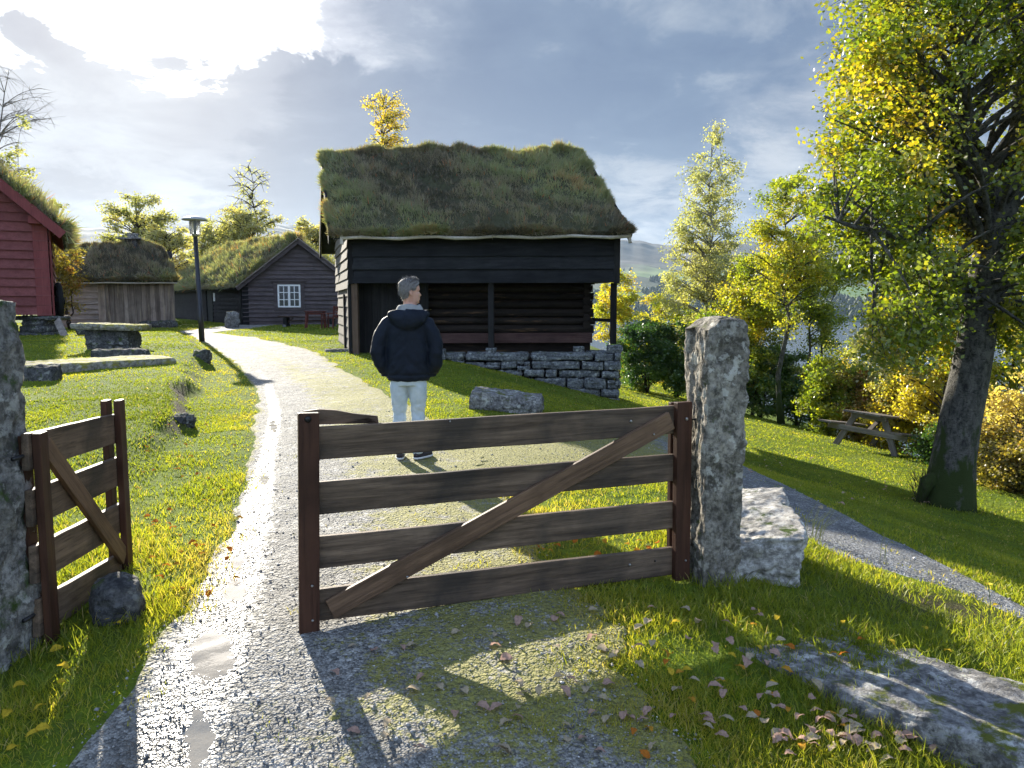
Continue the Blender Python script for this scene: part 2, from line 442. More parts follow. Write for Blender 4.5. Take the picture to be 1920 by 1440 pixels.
# ---------------------------------------------------------------- setting materials
def mk_ground():
    t = NT('turf_soil'); v = t.coord()
    a = t.noise(v, .6, 6, .6); b = t.noise(v, 9, 6, .7); c = t.noise(v, 60, 3)
    col = t.mix(t.ramp(a, [(.35, 0), (.65, 1)]), (.10, .16, .014), (.19, .24, .025))
    col = t.mix(t.ramp(b, [(.4, 0), (.62, .7)]), col, (.06, .075, .018))
    dirt = t.mix(t.ramp(b, [(.4, 0), (.6, 1)]), (.025, .02, .014), (.08, .065, .045))
    col = t.mix(t.attr('dirt'), col, dirt)
    h = t.math('ADD', b, t.math('MULTIPLY', c, .5))
    return t.done(t.pbsdf(col, .95, t.bump(h, 1.0, .05), .05))
def mk_gravel(name, c1, c2, wetmul=1):
    t = NT(name); v = t.coord()
    wet = t.attr('wet'); pud = t.attr('puddle'); moss = t.attr('moss')
    cellc = t.voro(v, 85, 'F1', 'Color'); cd = t.voro(v, 85)
    cell2 = t.voro(v, 34, 'F1', 'Color'); cd2 = t.voro(v, 34)
    n = t.noise(v, 3, 6, .6); nf = t.noise(v, 130, 3, .7)
    s1 = t.n('ShaderNodeSeparateColor'); t.l(cellc, s1.inputs[0]); s2 = t.n('ShaderNodeSeparateColor'); t.l(cell2, s2.inputs[0])
    col = t.mix(s1.outputs[0], c1, c2)
    col = t.mix(t.math('MULTIPLY', t.ramp(s2.outputs[1], [(.7, 0), (.9, 1)]), .6), col, tuple(min(1, k * 1.7) for k in c2))
    col = t.mix(t.ramp(n, [(.4, 0), (.65, .5)]), col, tuple(k * .6 for k in c1))
    col = t.mix(t.ramp(cd, [(.0, 0), (.55, 0), (.8, .7)]), col, (.02, .02, .018))
    mn = t.noise(v, 5, 7, .72); mf = t.noise(v, 45, 5, .7)
    mm = t.ramp(t.math('ADD', t.math('ADD', t.math('MULTIPLY', mn, 1.0), t.math('MULTIPLY', mf, .75)), t.math('MULTIPLY', t.math('SUBTRACT', moss, .5), .50)), [(.86, 0), (.99, 1)])
    mcol = t.mix(t.ramp(mf, [(.35, 0), (.65, 1)]), (.13, .13, .02), (.34, .31, .05))
    col = t.mix(t.math('MULTIPLY', mm, .85), col, mcol)
    # wetness
    wn = t.noise(v, 14, 6, .7)
    wm = t.ramp(t.math('ADD', wet, t.math('MULTIPLY', t.math('SUBTRACT', wn, .5), 2.2)), [(.35, 0), (.85, 1)])
    pn = t.noise(v, 11, 6, .7)
    pm = t.ramp(t.math('ADD', pud, t.math('MULTIPLY', t.math('SUBTRACT', pn, .5), 1.7)), [(.44, 0), (.56, 1)])
    col = t.mix(t.math('MULTIPLY', wm, .45), col, tuple(k * .4 for k in c1))
    col = t.mix(pm, col, (.34, .30, .24))  # pale beige puts the glow mirrored in the puddles into their colour
    rough = t.math('SUBTRACT', .85, t.math('MULTIPLY', wm, .56))
    rough = t.mix(pm, rough, .07)
    h = t.math('ADD', t.math('MULTIPLY', t.ramp(cd, [(0, 1), (.7, 0)]), .6), t.math('ADD', t.math('MULTIPLY', t.ramp(cd2, [(0, 1), (.6, 0)]), 1.0), t.math('MULTIPLY', nf, .4)))
    bs = t.math('SUBTRACT', 1.0, t.math('MULTIPLY', pm, .97))
    return t.done(t.pbsdf(col, rough, t.bump(h, bs, .022), .4))
M_GROUND = mk_ground()
M_GRAVEL = mk_gravel('gravel', (.15, .145, .13), (.40, .385, .35))
M_GRAVEL2 = mk_gravel('side_gravel', (.09, .095, .10), (.30, .31, .32))
def mk_water():
    t = NT('fjord_water'); v = t.coord()
    n = t.noise(v, .25, 5, .6)
    return t.done(t.pbsdf((.02, .035, .05), .18, t.bump(n, .4, .6), .5))
def mk_hills():
    t = NT('hill_cover'); v = t.coord(kind='Object')
    ge = t.n('ShaderNodeNewGeometry'); sx = t.n('ShaderNodeSeparateXYZ'); t.l(ge.outputs['Position'], sx.inputs[0])
    a = t.noise(v, .0022, 5, .55, .4); b = t.noise(v, .03, 6, .7); c = t.voro(v, .0045, 'F1', 'Color')
    s = t.n('ShaderNodeSeparateColor'); t.l(c, s.inputs[0])
    field = t.mix(s.outputs[0], (.07, .13, .035), (.12, .17, .05))
    forest = t.mix(t.ramp(b, [(.35, 0), (.65, 1)]), (.015, .03, .016), (.045, .06, .03))
    low = t.mix(t.ramp(t.math('ADD', t.math('MULTIPLY', a, .75), t.math('MULTIPLY', s.outputs[1], .25)), [(.47, 0), (.5, 1)]), forest, field)
    moor = t.mix(t.ramp(b, [(.3, 0), (.7, 1)]), (.045, .042, .038), (.08, .074, .062))
    hm = t.ramp(t.math('ADD', t.math('MULTIPLY', sx.outputs[2], .004), t.math('MULTIPLY', t.math('SUBTRACT', a, .5), .5)), [(.42, 0), (.55, 1)])
    return t.done(t.pbsdf(t.mix(hm, low, moor), .95, None, .1))
# ---------------------------------------------------------------- ground sheet
rr = [0.0] + [0.9 * 1.0235 ** k for k in range(374)]
azs = np.radians(np.concatenate([np.arange(-180, -62, 4), np.arange(-60, 60.01, .36), np.arange(62, 180, 4)]))
R_, A_ = np.meshgrid(np.array(rr[1:]), azs, indexing='ij')
gx = (R_ * np.sin(A_)).ravel(); gy = (R_ * np.cos(A_)).ravel()
gz = zg(gx, gy)
na = len(azs); nr = len(rr) - 1
ii, jj = np.meshgrid(np.arange(nr - 1), np.arange(na), indexing='ij')
j2 = (jj + 1) % na
gf = np.stack([ii * na + jj, ii * na + j2, (ii + 1) * na + j2, (ii + 1) * na + jj], -1).reshape(-1, 4)[:, ::-1]
# small fan in the middle closed by quads to the centre
ci = len(gx)
gx = np.append(gx, 0); gy = np.append(gy, 0); gz = np.append(gz, zg1(0, 0))
fan = np.array([[ci, (j + 2) % na, (j + 1) % na, j] for j in range(0, na - 1, 2)])
gf = np.concatenate([gf, fan])
def dirt_at(x, y):
    e = .12
    sl = np.hypot((zg(x + e, y) - zg(x - e, y)) / (2 * e), (zg(x, y + e) - zg(x, y - e)) / (2 * e))
    d = sstep(.42, .75, sl) * sstep(.40, .58, fbm(x * .55, y * .55, 44, 3)) * sstep(7, 9, y)
    bare = np.exp(-(((x - 2.55) / .55) ** 2 + ((y - 4.35) / .35) ** 2)) * .9
    return np.clip(d + bare, 0, 1) * (np.hypot(x, y) < 60)
g = mesh_np('ground', np.stack([gx, gy, gz], 1), gf, M_GROUND, attrs={'dirt': dirt_at(gx, gy)}, smooth=True)
tag(g, kind='structure')
# ---------------------------------------------------------------- paths
Lpx = [(20, 1500), (95, 1440), (170, 1368), (247, 1285), (329, 1137), (405, 1060), (440, 947), (468, 850), (483, 741), (452, 692), (405, 655), (362, 632), (335, 621)]
Rpx = [(1420, 1500), (1340, 1440), (1235, 1300), (1150, 1200), (1060, 1100), (985, 1010), (940, 930), (900, 865), (835, 800), (765, 765), (735, 745), (685, 712), (640, 690), (590, 662), (535, 645), (470, 632), (400, 624)]
Lw = np.array([hit(*p) for p in Lpx]); Rw = np.array([hit(*p) for p in Rpx])
def edge_fn(w):
    o = np.argsort(w[:, 1]); return w[o, 1], w[o, 0]
Ly, Lx = edge_fn(Lw); Ry, Rx = edge_fn(Rw)
PY0, PY1 = 1.2, 39.0
def path_l(y): return np.interp(y, Ly, Lx) + .18 * (fbm(y * 2.3, y * 0 + 3, 21, 3) - .5)
def path_r(y): return np.interp(y, Ry, Rx) + .34 * (fbm(y * 2.1, y * 0 + 9, 22, 3) - .5) + .16 * (fbm(y * 9, y * 0 + 4, 29, 2) - .5) * (y < 8)
Npx = [(930, 915), (1010, 900), (1120, 885), (1260, 882), (1390, 925), (1500, 1025), (1620, 1062), (1800, 1112), (1920, 1165), (2150, 1260)]
Fpx = [(860, 812), (960, 806), (1100, 802), (1260, 800), (1390, 842), (1500, 905), (1620, 952), (1800, 1000), (1920, 1042), (2150, 1120)]
Nw = np.array([hit(*p) for p in Npx]); Fw = np.array([hit(*p) for p in Fpx])
def br_n(x): return np.interp(x, Nw[:, 0], Nw[:, 1]) + .14 * (fbm(x * 2.2, x * 0 + 5, 31, 3) - .5)
def br_f(x): return np.interp(x, Fw[:, 0], Fw[:, 1]) + .2 * (fbm(x * 1.8, x * 0 + 8, 32, 3) - .5)
BX0, BX1 = float(min(Nw[0, 0], Fw[0, 0])), float(min(Nw[-1, 0], Fw[-1, 0]))
def on_main(x, y, m=0.0):
    return (x > path_l(y) + m) & (x < path_r(y) - m) & (y > PY0) & (y < PY1)
def on_branch(x, y, m=0.0):
    return (x > BX0) & (x < BX1) & (y > br_n(x) + m) & (y < br_f(x) - m)
# wet strip
Wpx = [(300, 1440), (350, 1320), (395, 1220), (440, 1090), (480, 960), (503, 850), (517, 775), (500, 715), (475, 680)]
Ww = np.array([hit(*p) for p in Wpx]); oW = np.argsort(Ww[:, 1])
def wet_at(x, y):
    xc = np.interp(y, Ww[oW, 1], Ww[oW, 0]); d = np.abs(x - xc)
    w = np.interp(y, [2, 5, 8, 14], [.27, .17, .09, .08])
    return np.exp(-(d / w) ** 2) * (1 - sstep(11, 17, y))
puds = [(hit(398, 1225), .13, .30), (hit(440, 1110), .09, .2), (hit(445, 1060), .06, .12), (hit(375, 1395), .07, .22), (hit(495, 900), .05, .3), (hit(512, 800), .06, .5)]
def pud_at(x, y):
    r = 0 * x
    for (c, a, b) in puds:
        r = np.maximum(r, np.exp(-(((x - c[0] + .35 * (y - c[1])) / a) ** 2 + ((y - c[1]) / b) ** 2)))
    return r
def moss_main(x, y):
    u = (x - path_l(y)) / (path_r(y) - path_l(y))
    m = .22 + .58 * sstep(.30, .66, u) * (1 - sstep(12, 20, y)) + .25 * np.exp(-((u - .45) / .12) ** 2) * sstep(6, 9, y) 
    m = m + .5 * (1 - sstep(0, .05, u)) + .55 * sstep(.9, 1, u) 
    m = m * (1 - .5 * sstep(.3, .55, u) * (1 - sstep(2.6, 3.0, y)))
    return np.clip(m * (1 - .8 * wet_at(x, y)), 0, 1)
ys = np.exp(np.linspace(math.log(PY0), math.log(PY1), 620)); us = np.linspace(0, 1, 110)
Yg, Ug = np.meshgrid(ys, us, indexing='ij')
pl = path_l(Yg); pr = path_r(Yg); Xg = pl + (pr - pl) * Ug
Zp = zg(Xg, Yg) + .012 + .012 * (fbm(Xg * 9, Yg * 9, 61, 3) - .5) * np.clip(Yg, 0, 6) / 4 + 0 - .02 * ((Ug < .001) | (Ug > .999))
def grid_faces(n, m):
    i, j = np.meshgrid(np.arange(n - 1), np.arange(m - 1), indexing='ij')
    return np.stack([i * m + j, i * m + j + 1, (i + 1) * m + j + 1, (i + 1) * m + j], -1).reshape(-1, 4)
x_, y_, z_ = Xg.ravel(), Yg.ravel(), Zp.ravel()
pm = mesh_np('gravel_path', np.stack([x_, y_, z_], 1), grid_faces(620, 110), M_GRAVEL, attrs={'wet': wet_at(x_, y_), 'puddle': pud_at(x_, y_), 'moss': moss_main(x_, y_)}, smooth=True)
tag(pm, kind='structure')
xs = np.linspace(BX0, BX1, 420); us2 = np.linspace(0, 1, 60)
Xb, Ub = np.meshgrid(xs, us2, indexing='ij')
n0 = br_n(Xb); f0 = np.maximum(br_f(Xb), n0 + .05); Yb = n0 + (f0 - n0) * Ub
Zb = zg(Xb, Yb) + .008 + .008 * (fbm(Xb * 9, Yb * 9, 62, 3) - .5) - .02 * ((Ub < .001) | (Ub > .999))
x_, y_, z_ = Xb.ravel(), Yb.ravel(), Zb.ravel()
mossb = np.clip(.85 * (1 - sstep(1.4, 2.6, x_)) + .6 * sstep(.55, .95, Ub.ravel()) + .2, 0, 1)
pb = mesh_np('side_path', np.stack([x_, y_, z_], 1), grid_faces(420, 60)[:, ::-1], M_GRAVEL2, attrs={'wet': 0 * x_, 'puddle': 0 * x_, 'moss': mossb}, smooth=True)
tag(pb, kind='structure')
# ---------------------------------------------------------------- fjord and far hills
wv = [(-4500, 60, WATER), (4500, 60, WATER), (4500, 1800, WATER), (-4500, 1800, WATER)]
w = mesh_np('water', wv, [(0, 1, 2, 3)], mk_water()); tag(w, kind='structure')
def ridge(az):   # height of the skyline above sea, by azimuth in degrees
    base = np.interp(az, [-60, -30, -23, -19, -16.5, -14.5, -13, -9, 0, 5, 9.3, 11, 14, 20, 30, 60], [250, 300, 345, 355, 375, 330, 270, 300, 330, 310, 300, 270, 300, 260, 300, 200])
    return base + 30 * (fbm(az * .9, az * 0, 71, 4) - .5)
hr = np.linspace(0, 1, 130); ha = np.radians(np.linspace(-62, 62, 420))
H_, HA = np.meshgrid(hr, ha, indexing='ij')
RR = 1330 + H_ * 2400
hx = RR * np.sin(HA); hy = RR * np.cos(HA)
prof = np.interp(H_, [0, .1, .3, .5, .62, .8, 1], [0, .12, .26, .42, .56, .86, 1.0])
hz_ = WATER - 1.5 + prof * (ridge(np.degrees(HA)) + 25) * (.86 + .28 * fbm(hx * .0016, hy * .0016, 77, 5)) 
hills = mesh_np('hills', np.stack([hx.ravel(), hy.ravel(), hz_.ravel()], 1), grid_faces(130, 420)[:, ::-1], mk_hills(), smooth=True)
tag(hills, kind='structure')
def hill_z(x, y):
    r = np.hypot(x, y); az = np.degrees(np.arctan2(x, y)); h = (r - 1330) / 2400
    return WATER - 1.5 + np.interp(h, [0, .1, .3, .5, .62, .8, 1], [0, .12, .26, .42, .56, .86, 1.0]) * (ridge(az) + 25) * (.86 + .28 * fbm(x * .0016, y * .0016, 77, 5))
# the air: pale thin haze round everything
def mk_haze():
    t = NT('haze_air')
    v = t.n('ShaderNodeVolumePrincipled'); v.inputs['Color'].default_value = (.55, .75, 1, 1); v.inputs['Density'].default_value = .00005; v.inputs['Anisotropy'].default_value = .25
    t.l(v.outputs[0], t.out.inputs['Volume']); return t.m
hb = MB(); hb.box((0, 0, 230), (10400, 10400, 532))
tag(hb.build('haze', mk_haze()), kind='stuff')
# ---------------------------------------------------------------- materials for things
M_TAR = mat_wood('tarred_boards', (.012, .013, .015), (.046, .047, .050), 'x', 14, .6, .3, rv=.5, stain=.4)
M_TARV = mat_wood('tarred_planks', (.012, .012, .014), (.035, .033, .032), 'z', 10, .7, .25)
M_LOG = mat_wood('old_logs', (.016, .013, .012), (.05, .038, .030), 'x', 8, .75, .2, stain=.3, wear=(.12, .072, .04), rv=.5)
M_SILL = mat_wood('sill_timber', (.06, .032, .028), (.13, .075, .065), 'x', 8, .7, .25, stain=.4)
M_PALEBOARD = mat_wood('pale_boards', (.13, .115, .10), (.30, .27, .235), 'x', 12, .8, .2, stain=.25)  # pale tone for the storehouse's left walls, lighter than the tarred boards
M_GREYV = mat_wood('weathered_planks', (.20, .155, .125), (.52, .42, .34), 'z', 9, .85, .15, stain=.35, rv=.5, wear=(.36, .29, .2))
M_GREYH = mat_wood('weathered_boards', (.21, .175, .15), (.48, .41, .355), 'x', 9, .85, .15, stain=.25, rv=.3)
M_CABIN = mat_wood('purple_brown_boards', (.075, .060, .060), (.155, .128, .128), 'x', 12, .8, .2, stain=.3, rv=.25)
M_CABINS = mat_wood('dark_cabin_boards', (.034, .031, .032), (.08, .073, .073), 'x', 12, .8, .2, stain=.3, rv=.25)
M_RED = mat_wood('red_paint_boards', (.18, .058, .055), (.27, .092, .088), 'x', 10, .7, .25, stain=.25, rv=.18)
M_REDV = mat_wood('red_paint_trim', (.21, .056, .055), (.27, .076, .073), 'z', 10, .7, .25, stain=.2, rv=.1)
M_GATE = mat_wood('gate_rail_wood', (.066, .044, .029), (.27, .185, .122), 'x', 24, .62, .35, stain=.7, rv=.3, blotch=(.035, .032, .028), bump=.6, knots=True)
M_GATEV = mat_wood('gate_stile_wood', (.05, .022, .013), (.12, .052, .030), 'z', 11, .55, .4, stain=.35, rv=.2, bump=.4)
M_BRACE = mat_wood('gate_brace_wood', (.10, .058, .034), (.28, .168, .098), 'x', 22, .6, .4, stain=.45, rv=.2, bump=.6, knots=True)
M_TABLE = mat_wood('picnic_wood', (.12, .10, .085), (.30, .27, .24), 'x', 9, .7, .3, stain=.2, rv=.3)
M_IRON = mat_plain('dark_iron', (.03, .028, .027), .5, .5, .7)
M_BOLT = mat_plain('steel_bolt', (.35, .33, .30), .4, .5, .8)
M_POLE = mat_plain('black_pole', (.012, .012, .014), .4, .5)
M_STONE = mat_stone('pillar_stone', (.14, .125, .10), (.44, .395, .32), (.56, .53, .45), .40, (.07, .085, .02), .26, 1.0, dist=.03)
M_STONE_L = mat_stone('mossy_pillar_stone', (.13, .12, .105), (.38, .36, .32), (.50, .49, .44), .35, (.05, .08, .02), .45, 1.0, dist=.03)
M_PALE = mat_stone('pale_boulder_stone', (.30, .28, .245), (.60, .57, .51), (.66, .64, .58), .25, (.045, .07, .012), .12, .9, strat=True, dist=.02)
M_SLAB = mat_stone('slab_stone', (.13, .125, .12), (.36, .35, .33), (.50, .50, .46), .35, (.10, .11, .02), .2, 1.0, dist=.02)
M_MOSSLAB = mat_stone('mossy_slab_stone', (.22, .20, .16), (.45, .42, .34), (.5, .5, .4), .2, (.24, .22, .04), .50, .7, dist=.02)
M_DRYWALL = mat_stone('drywall_stone', (.10, .105, .11), (.30, .315, .32), (.46, .47, .42), .32, (.07, .085, .03), .12, .9, strat=True, dist=.03)
M_DARKST = mat_stone('dark_stone', (.06, .06, .06), (.17, .165, .16), (.35, .35, .3), .2, (.05, .07, .015), .3, 1.0)
M_HEATH = mat_leaf('heather', [(0, (.075, .066, .05)), (.25, (.24, .19, .14)), (.42, (.22, .20, .13)), (.6, (.17, .185, .10)), (.78, (.23, .24, .12)), (.93, (.30, .28, .17)), (.975, (.28, .24, .13)), (1, (.40, .13, .06))], .30, .03, gain=1.45)
M_TURF = mat_plain('roof_turf', (.07, .07, .04), .95, .05, var=.6, scale=7)
M_GLASSD = mat_plain('dark_pane', (.012, .016, .018), .08, .6)
M_WHITE = mat_plain('white_paint', (.74, .74, .72), .5, .4, var=.05)
M_BIRCHPOLE = mat_plain('birch_eave_pole', (.42, .37, .30), .7, .3, var=.45, scale=18)
# ---------------------------------------------------------------- building helpers
def V2(p, d, a): return (p[0] + d[0] * a, p[1] + d[1] * a)
def norm2(d):
    l = math.hypot(*d); return (d[0] / l, d[1] / l)
def clap(mb, p0, p1, z0, z1, bh, out, proud=.03, th=.02, limits=None, lap=.03, rj=.006):
    """lapped horizontal boards between ground points p0,p1; out = outward 2D normal; limits(z)->(u0,u1) in 0..1"""
    z = z0
    d = (p1[0] - p0[0], p1[1] - p0[1])
    while z < z1 - .01:
        zt = min(z + bh + lap, z1 + lap)
        ub = limits(z) if limits else (0, 1); ut = limits(min(zt, z1)) if limits else (0, 1)
        if ub[1] - ub[0] < .01: break
        j = random.uniform(-rj, rj); j2 = random.uniform(-rj, rj)
        def pt(u, o, zz): return (p0[0] + d[0] * u + out[0] * o, p0[1] + d[1] * u + out[1] * o, zz)
        b0, b1 = ub; t0, t1 = ut
        mb.hexa([pt(b0, proud + th, z + j), pt(b1, proud + th, z + j2), pt(b1, proud, z + j2), pt(b0, proud, z + j),
                 pt(t0, th, zt + j), pt(t1, th, zt + j2), pt(t1, 0.001, zt + j2), pt(t0, 0.001, zt + j)])
        z += bh * random.uniform(.93, 1.07)
def turf_roof(root, e0, e1, r0, r1, thick, seed, mat_turf=None, nspr=9000, hl=(.10, .22), bw=.014, tone=(.5, .17), slopes=None, rough=.12, over=.10, grad=0):
    """e0,e1: eave ends, r0,r1: ridge ends (3D, top of roof boards). Adds a turf slab and its heather."""
    e0, e1, r0, r1 = map(lambda q: np.array(q, float), (e0, e1, r0, r1))
    nu, nv = 110, 64
    U, Vv = np.meshgrid(np.linspace(0, 1, nu), np.linspace(0, 1, nv), indexing='ij')
    base = (e0 * (1 - U[..., None]) + e1 * U[..., None]) * (1 - Vv[..., None]) + (r0 * (1 - U[..., None]) + r1 * U[..., None]) * Vv[..., None]
    nrm = np.cross(e1 - e0, r0 - e0); nrm /= np.linalg.norm(nrm)
    if nrm[2] < 0: nrm = -nrm
    Lu = np.linalg.norm(e1 - e0); Lv = np.linalg.norm(r0 - e0)
    def bulge(u, v):
        ed = np.minimum(np.minimum(u, 1 - u) * Lu, v * Lv)
        rim = np.sqrt(np.clip(ed / .55, 0, 1))
        return thick * (.22 + .78 * rim) + rough * (fbm(u * Lu * .8, v * Lv * .8, seed, 2) - .4) * (.5 + .5 * rim) + .20 * (fbm(u * Lu * 2.6, v * Lv * 2.6, seed + 3, 3) - .45) * (.15 + .85 * rim)
    T = base + nrm * bulge(U, Vv)[..., None]
    B = base
    vt = np.concatenate([T.reshape(-1, 3), B.reshape(-1, 3)])
    gfq = grid_faces(nu, nv); n = nu * nv
    side = []
    for i in range(nu - 1):
        for jj in (0, nv - 1): side.append((i * nv + jj, (i + 1) * nv + jj, n + (i + 1) * nv + jj, n + i * nv + jj))
    for j in range(nv - 1):
        for ii in (0, nu - 1): side.append((ii * nv + j, ii * nv + j + 1, n + ii * nv + j + 1, n + ii * nv + j))
    # heather blades
    u = rng.random(nspr); v = rng.random(nspr) ** .95
    k = int(nspr * .16); u[:k] = np.where(rng.random(k) < .5, rng.random(k) * .015, 1 - rng.random(k) * .015); v[k:2 * k] = rng.random(k) * .03; v[2 * k:3 * k] = 1 - rng.random(k) * .03
    c = (e0 * (1 - u[:, None]) + e1 * u[:, None]) * (1 - v[:, None]) + (r0 * (1 - u[:, None]) + r1 * u[:, None]) * v[:, None]
    c = c + nrm * (bulge(u, v)[:, None] - .02)
    cl = fbm(u * Lu * 2.6, v * Lv * 2.6, seed + 3, 3); cl2 = fbm(u * Lu * .5, v * Lv * .5, seed + 9, 3)
    up = np.array([0, 0, 1.0]) * .75 + nrm * .35
    dr = up + rng.normal(0, .42, (nspr, 3))
    ed_out = ((u - .5) * 2) ** 9
    dr += ((e1 - e0) / Lu)[None] * ed_out[:, None] * .8
    dn = (e0 - r0) / Lv
    dr += dn[None] * (v < .06)[:, None] * .8
    dr /= np.linalg.norm(dr, axis=1, keepdims=True)
    ln = (hl[0] + (hl[1] - hl[0]) * np.clip((cl - .3) * 2.2, 0, 1)) * rng.uniform(.6, 1.25, nspr)
    tn = np.clip(tone[0] + (cl2 - .5) * 1.7 + (cl - .5) * .9 + grad * (u - .5) + rng.normal(0, tone[1], nspr), 0, .98)
    tn = np.where(rng.random(nspr) < .012, 1.0, tn)
    vs, fs, tt = blades(c, dr, ln, bw * rng.uniform(.7, 1.4, nspr), tn)
    # turf and heather parts
    t_o = mesh_np('turf', vt, np.concatenate([gfq, np.array(side)]), mat_turf or M_TURF, root, smooth=True)
    h_o = mesh_np('heather', vs, fs, M_HEATH, root, attrs={'tone': tt})
    return t_o, h_o
def blades(c, d, ln, w, tone, bend=.25, twist=None):
    """two-segment blades as one quad + one folded tip quad: returns verts, quad faces"""
    n = len(c)
    rv = rng.normal(0, 1, (n, 3)); sd = np.cross(d, rv); sd /= np.linalg.norm(sd, axis=1, keepdims=True) + 1e-9
    bn = np.cross(d, sd)
    w = np.asarray(w)[:, None]; ln = np.asarray(ln)[:, None]
    p0 = c - sd * w * .5; p1 = c + sd * w * .5
    mid = c + d * ln * .55 + bn * ln * bend * .12
    tip = c + d * ln * (1 - bend * .15) + bn * ln * bend * .5
    v = np.stack([p0, p1, mid + sd * w * .42, mid - sd * w * .42, tip + sd * w * .06, tip - sd * w * .06], 1).reshape(-1, 3)
    b = (np.arange(n) * 6)[:, None]
    f = np.concatenate([b + np.array([[0, 1, 2, 3]]), b + np.array([[3, 2, 4, 5]])])
    return v, f, np.repeat(tone, 6)
def gable_building(*a): pass
# ================================================================= MAIN STOREHOUSE
store = thing('storehouse', 'large black tarred storehouse with overhanging loft and thick heather roof on a stone base', 'building', (-.8, 21.2, zg1(-.8, 21.2)))
store_off = Vector(store.location)
def sub(o, root):   # parent while keeping world coordinates
    o.parent = root; o.matrix_parent_inverse = Matrix.Translation(root.location).inverted() if root.rotation_euler.z == 0 else root.matrix_basis.inverted()
    return o
FL = (P(655, 530, 19.025).x, 19.025); FR = (P(1160, 525, 18.554).x, 18.554)
fd = norm2((FR[0] - FL[0], FR[1] - FL[1])); fn = (fd[1], -fd[0])      # front direction and outward normal
sd_ = (-math.sin(math.radians(16)), math.cos(math.radians(16))); DEP = 5.2
BL = V2(FL, sd_, DEP); BR = V2(FR, sd_, DEP)
sn = (-sd_[1], sd_[0])                                                 # left wall outward normal
zl = P(655, 531, 19.025).z; ze = P(655, 427, 19.025).z; zfoot = P(665, 664, 19.025).z; rz = 5.50
ov = .55; ovr = .28
def roofpt(u, s):  # u along the front from left, s along the side
    return V2(V2(FL, fd, u), sd_, s)
WID = math.hypot(FR[0] - FL[0], FR[1] - FL[1])
root = store
# loft front: wide boards
m = MB(); clap(m, V2(FL, fd, .10), V2(FR, fd, -.10), zl, ze, .33, fn, .055, .028, rj=.004)
loft = sub(m.build('loft_wall', M_TAR), root)
m = MB()
m.bar((*V2(V2(FL, fd, .05), fn, .035), zl - .02), (*V2(V2(FL, fd, .05), fn, .035), ze + .06), .13, .06, (fn[0], fn[1], 0))
sub(m.build('corner_board', M_TARV, bevel=.004), root); m = MB()
m.bar((*V2(V2(FR, fd, -.05), fn, .035), zl - .02), (*V2(V2(FR, fd, -.05), fn, .035), ze + .06), .15, .06, (fn[0], fn[1], 0))
sub(m.build('corner_board', M_TARV, bevel=.004), root)
# loft box: floor, back, ceiling so nothing shows through
m = MB()
m.hexa([(*V2(V2(FL, fd, .02), sd_, .03), zl + .01), (*V2(V2(FR, fd, -.02), sd_, .03), zl + .01), (*V2(BR, fd, -.02), zl + .01), (*V2(BL, fd, .02), zl + .01),
        (*V2(V2(FL, fd, .02), sd_, .03), ze + .05), (*V2(V2(FR, fd, -.02), sd_, .03), ze + .05), (*V2(BR, fd, -.02), ze + .05), (*V2(BL, fd, .02), ze + .05)])
mid = DEP / 2
m.add([(*roofpt(.02, .03), ze + .04), (*roofpt(.02, DEP), ze + .04), (*roofpt(.02, mid), rz - .15), (*roofpt(WID - .02, .03), ze + .04), (*roofpt(WID - .02, DEP), ze + .04), (*roofpt(WID - .02, mid), rz - .15)],
      [(0, 2, 1), (3, 4, 5), (0, 3, 5, 2), (1, 2, 5, 4)])
sub(m.build('loft_body', M_TAR), root)
# left gable: sunlit lapped boards, loft part and lower part
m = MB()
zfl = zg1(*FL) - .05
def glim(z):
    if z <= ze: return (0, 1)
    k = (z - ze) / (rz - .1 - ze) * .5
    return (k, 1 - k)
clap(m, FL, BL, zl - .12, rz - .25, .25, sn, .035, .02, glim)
sub(m.build('gable_wall', M_PALEBOARD), root)
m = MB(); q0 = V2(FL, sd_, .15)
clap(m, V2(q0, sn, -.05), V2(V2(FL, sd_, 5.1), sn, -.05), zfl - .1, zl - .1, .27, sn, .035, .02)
sub(m.build('side_wall', M_PALEBOARD), root)
m = MB(); a = V2(V2(FL, sd_, 1.7), sn, .02); m.bar((*a, zfl - .1), (*a, zl - .25), .16, .06, (sn[0], sn[1], 0))
sub(m.build('side_post', M_TARV), root); m = MB()
a = V2(V2(FL, sd_, .12), sn, .0); m.bar((*a, zfl - .1), (*a, zl), .14, .08, (sn[0], sn[1], 0))
sub(m.build('side_post', M_TARV), root)
# lower storey: recessed log wall, plank wall, posts
zs = P(1000, 652, 18.768).z
lw0 = V2(V2(FL, fd, 1.9), sd_, .75); lw1 = V2(V2(FL, fd, WID - .36), sd_, .75)
m = MB(); z = zs + .33; i = 0
while z < zl + .05:
    h = random.uniform(.18, .23)
    a0 = V2(lw0, fd, -.3); b0 = V2(lw1, fd, random.uniform(.02, .10))
    zc = z + h / 2
    n = 10; vs = []
    for (p, s_) in ((a0, 0), (b0, 0)):
        for k in range(n):
            t = 2 * PI * k / n
            r = .5 * h * (1.0 if abs(math.sin(t)) < .9 else .98)
            vs.append((p[0] + fn[0] * math.cos(t) * .10, p[1] + fn[1] * math.cos(t) * .10, zc + math.sin(t) * r))
    fs = [(k, (k + 1) % n, n + (k + 1) % n, n + k) for k in range(n)] + [tuple(range(n)), tuple(range(2 * n - 1, n - 1, -1))]
    m.add(vs, fs); 
    # crossing log ends at the right corner
    e = V2(V2(lw1, fd, -.12), fn, .20); e2 = V2(V2(lw1, fd, -.12), fn, -3.5)
    m.tube([(*e, zc + h * .5), (*e2, zc + h * .5)], h * .46, 9)
    z += h
sub(m.build('log_wall', M_LOG), root)
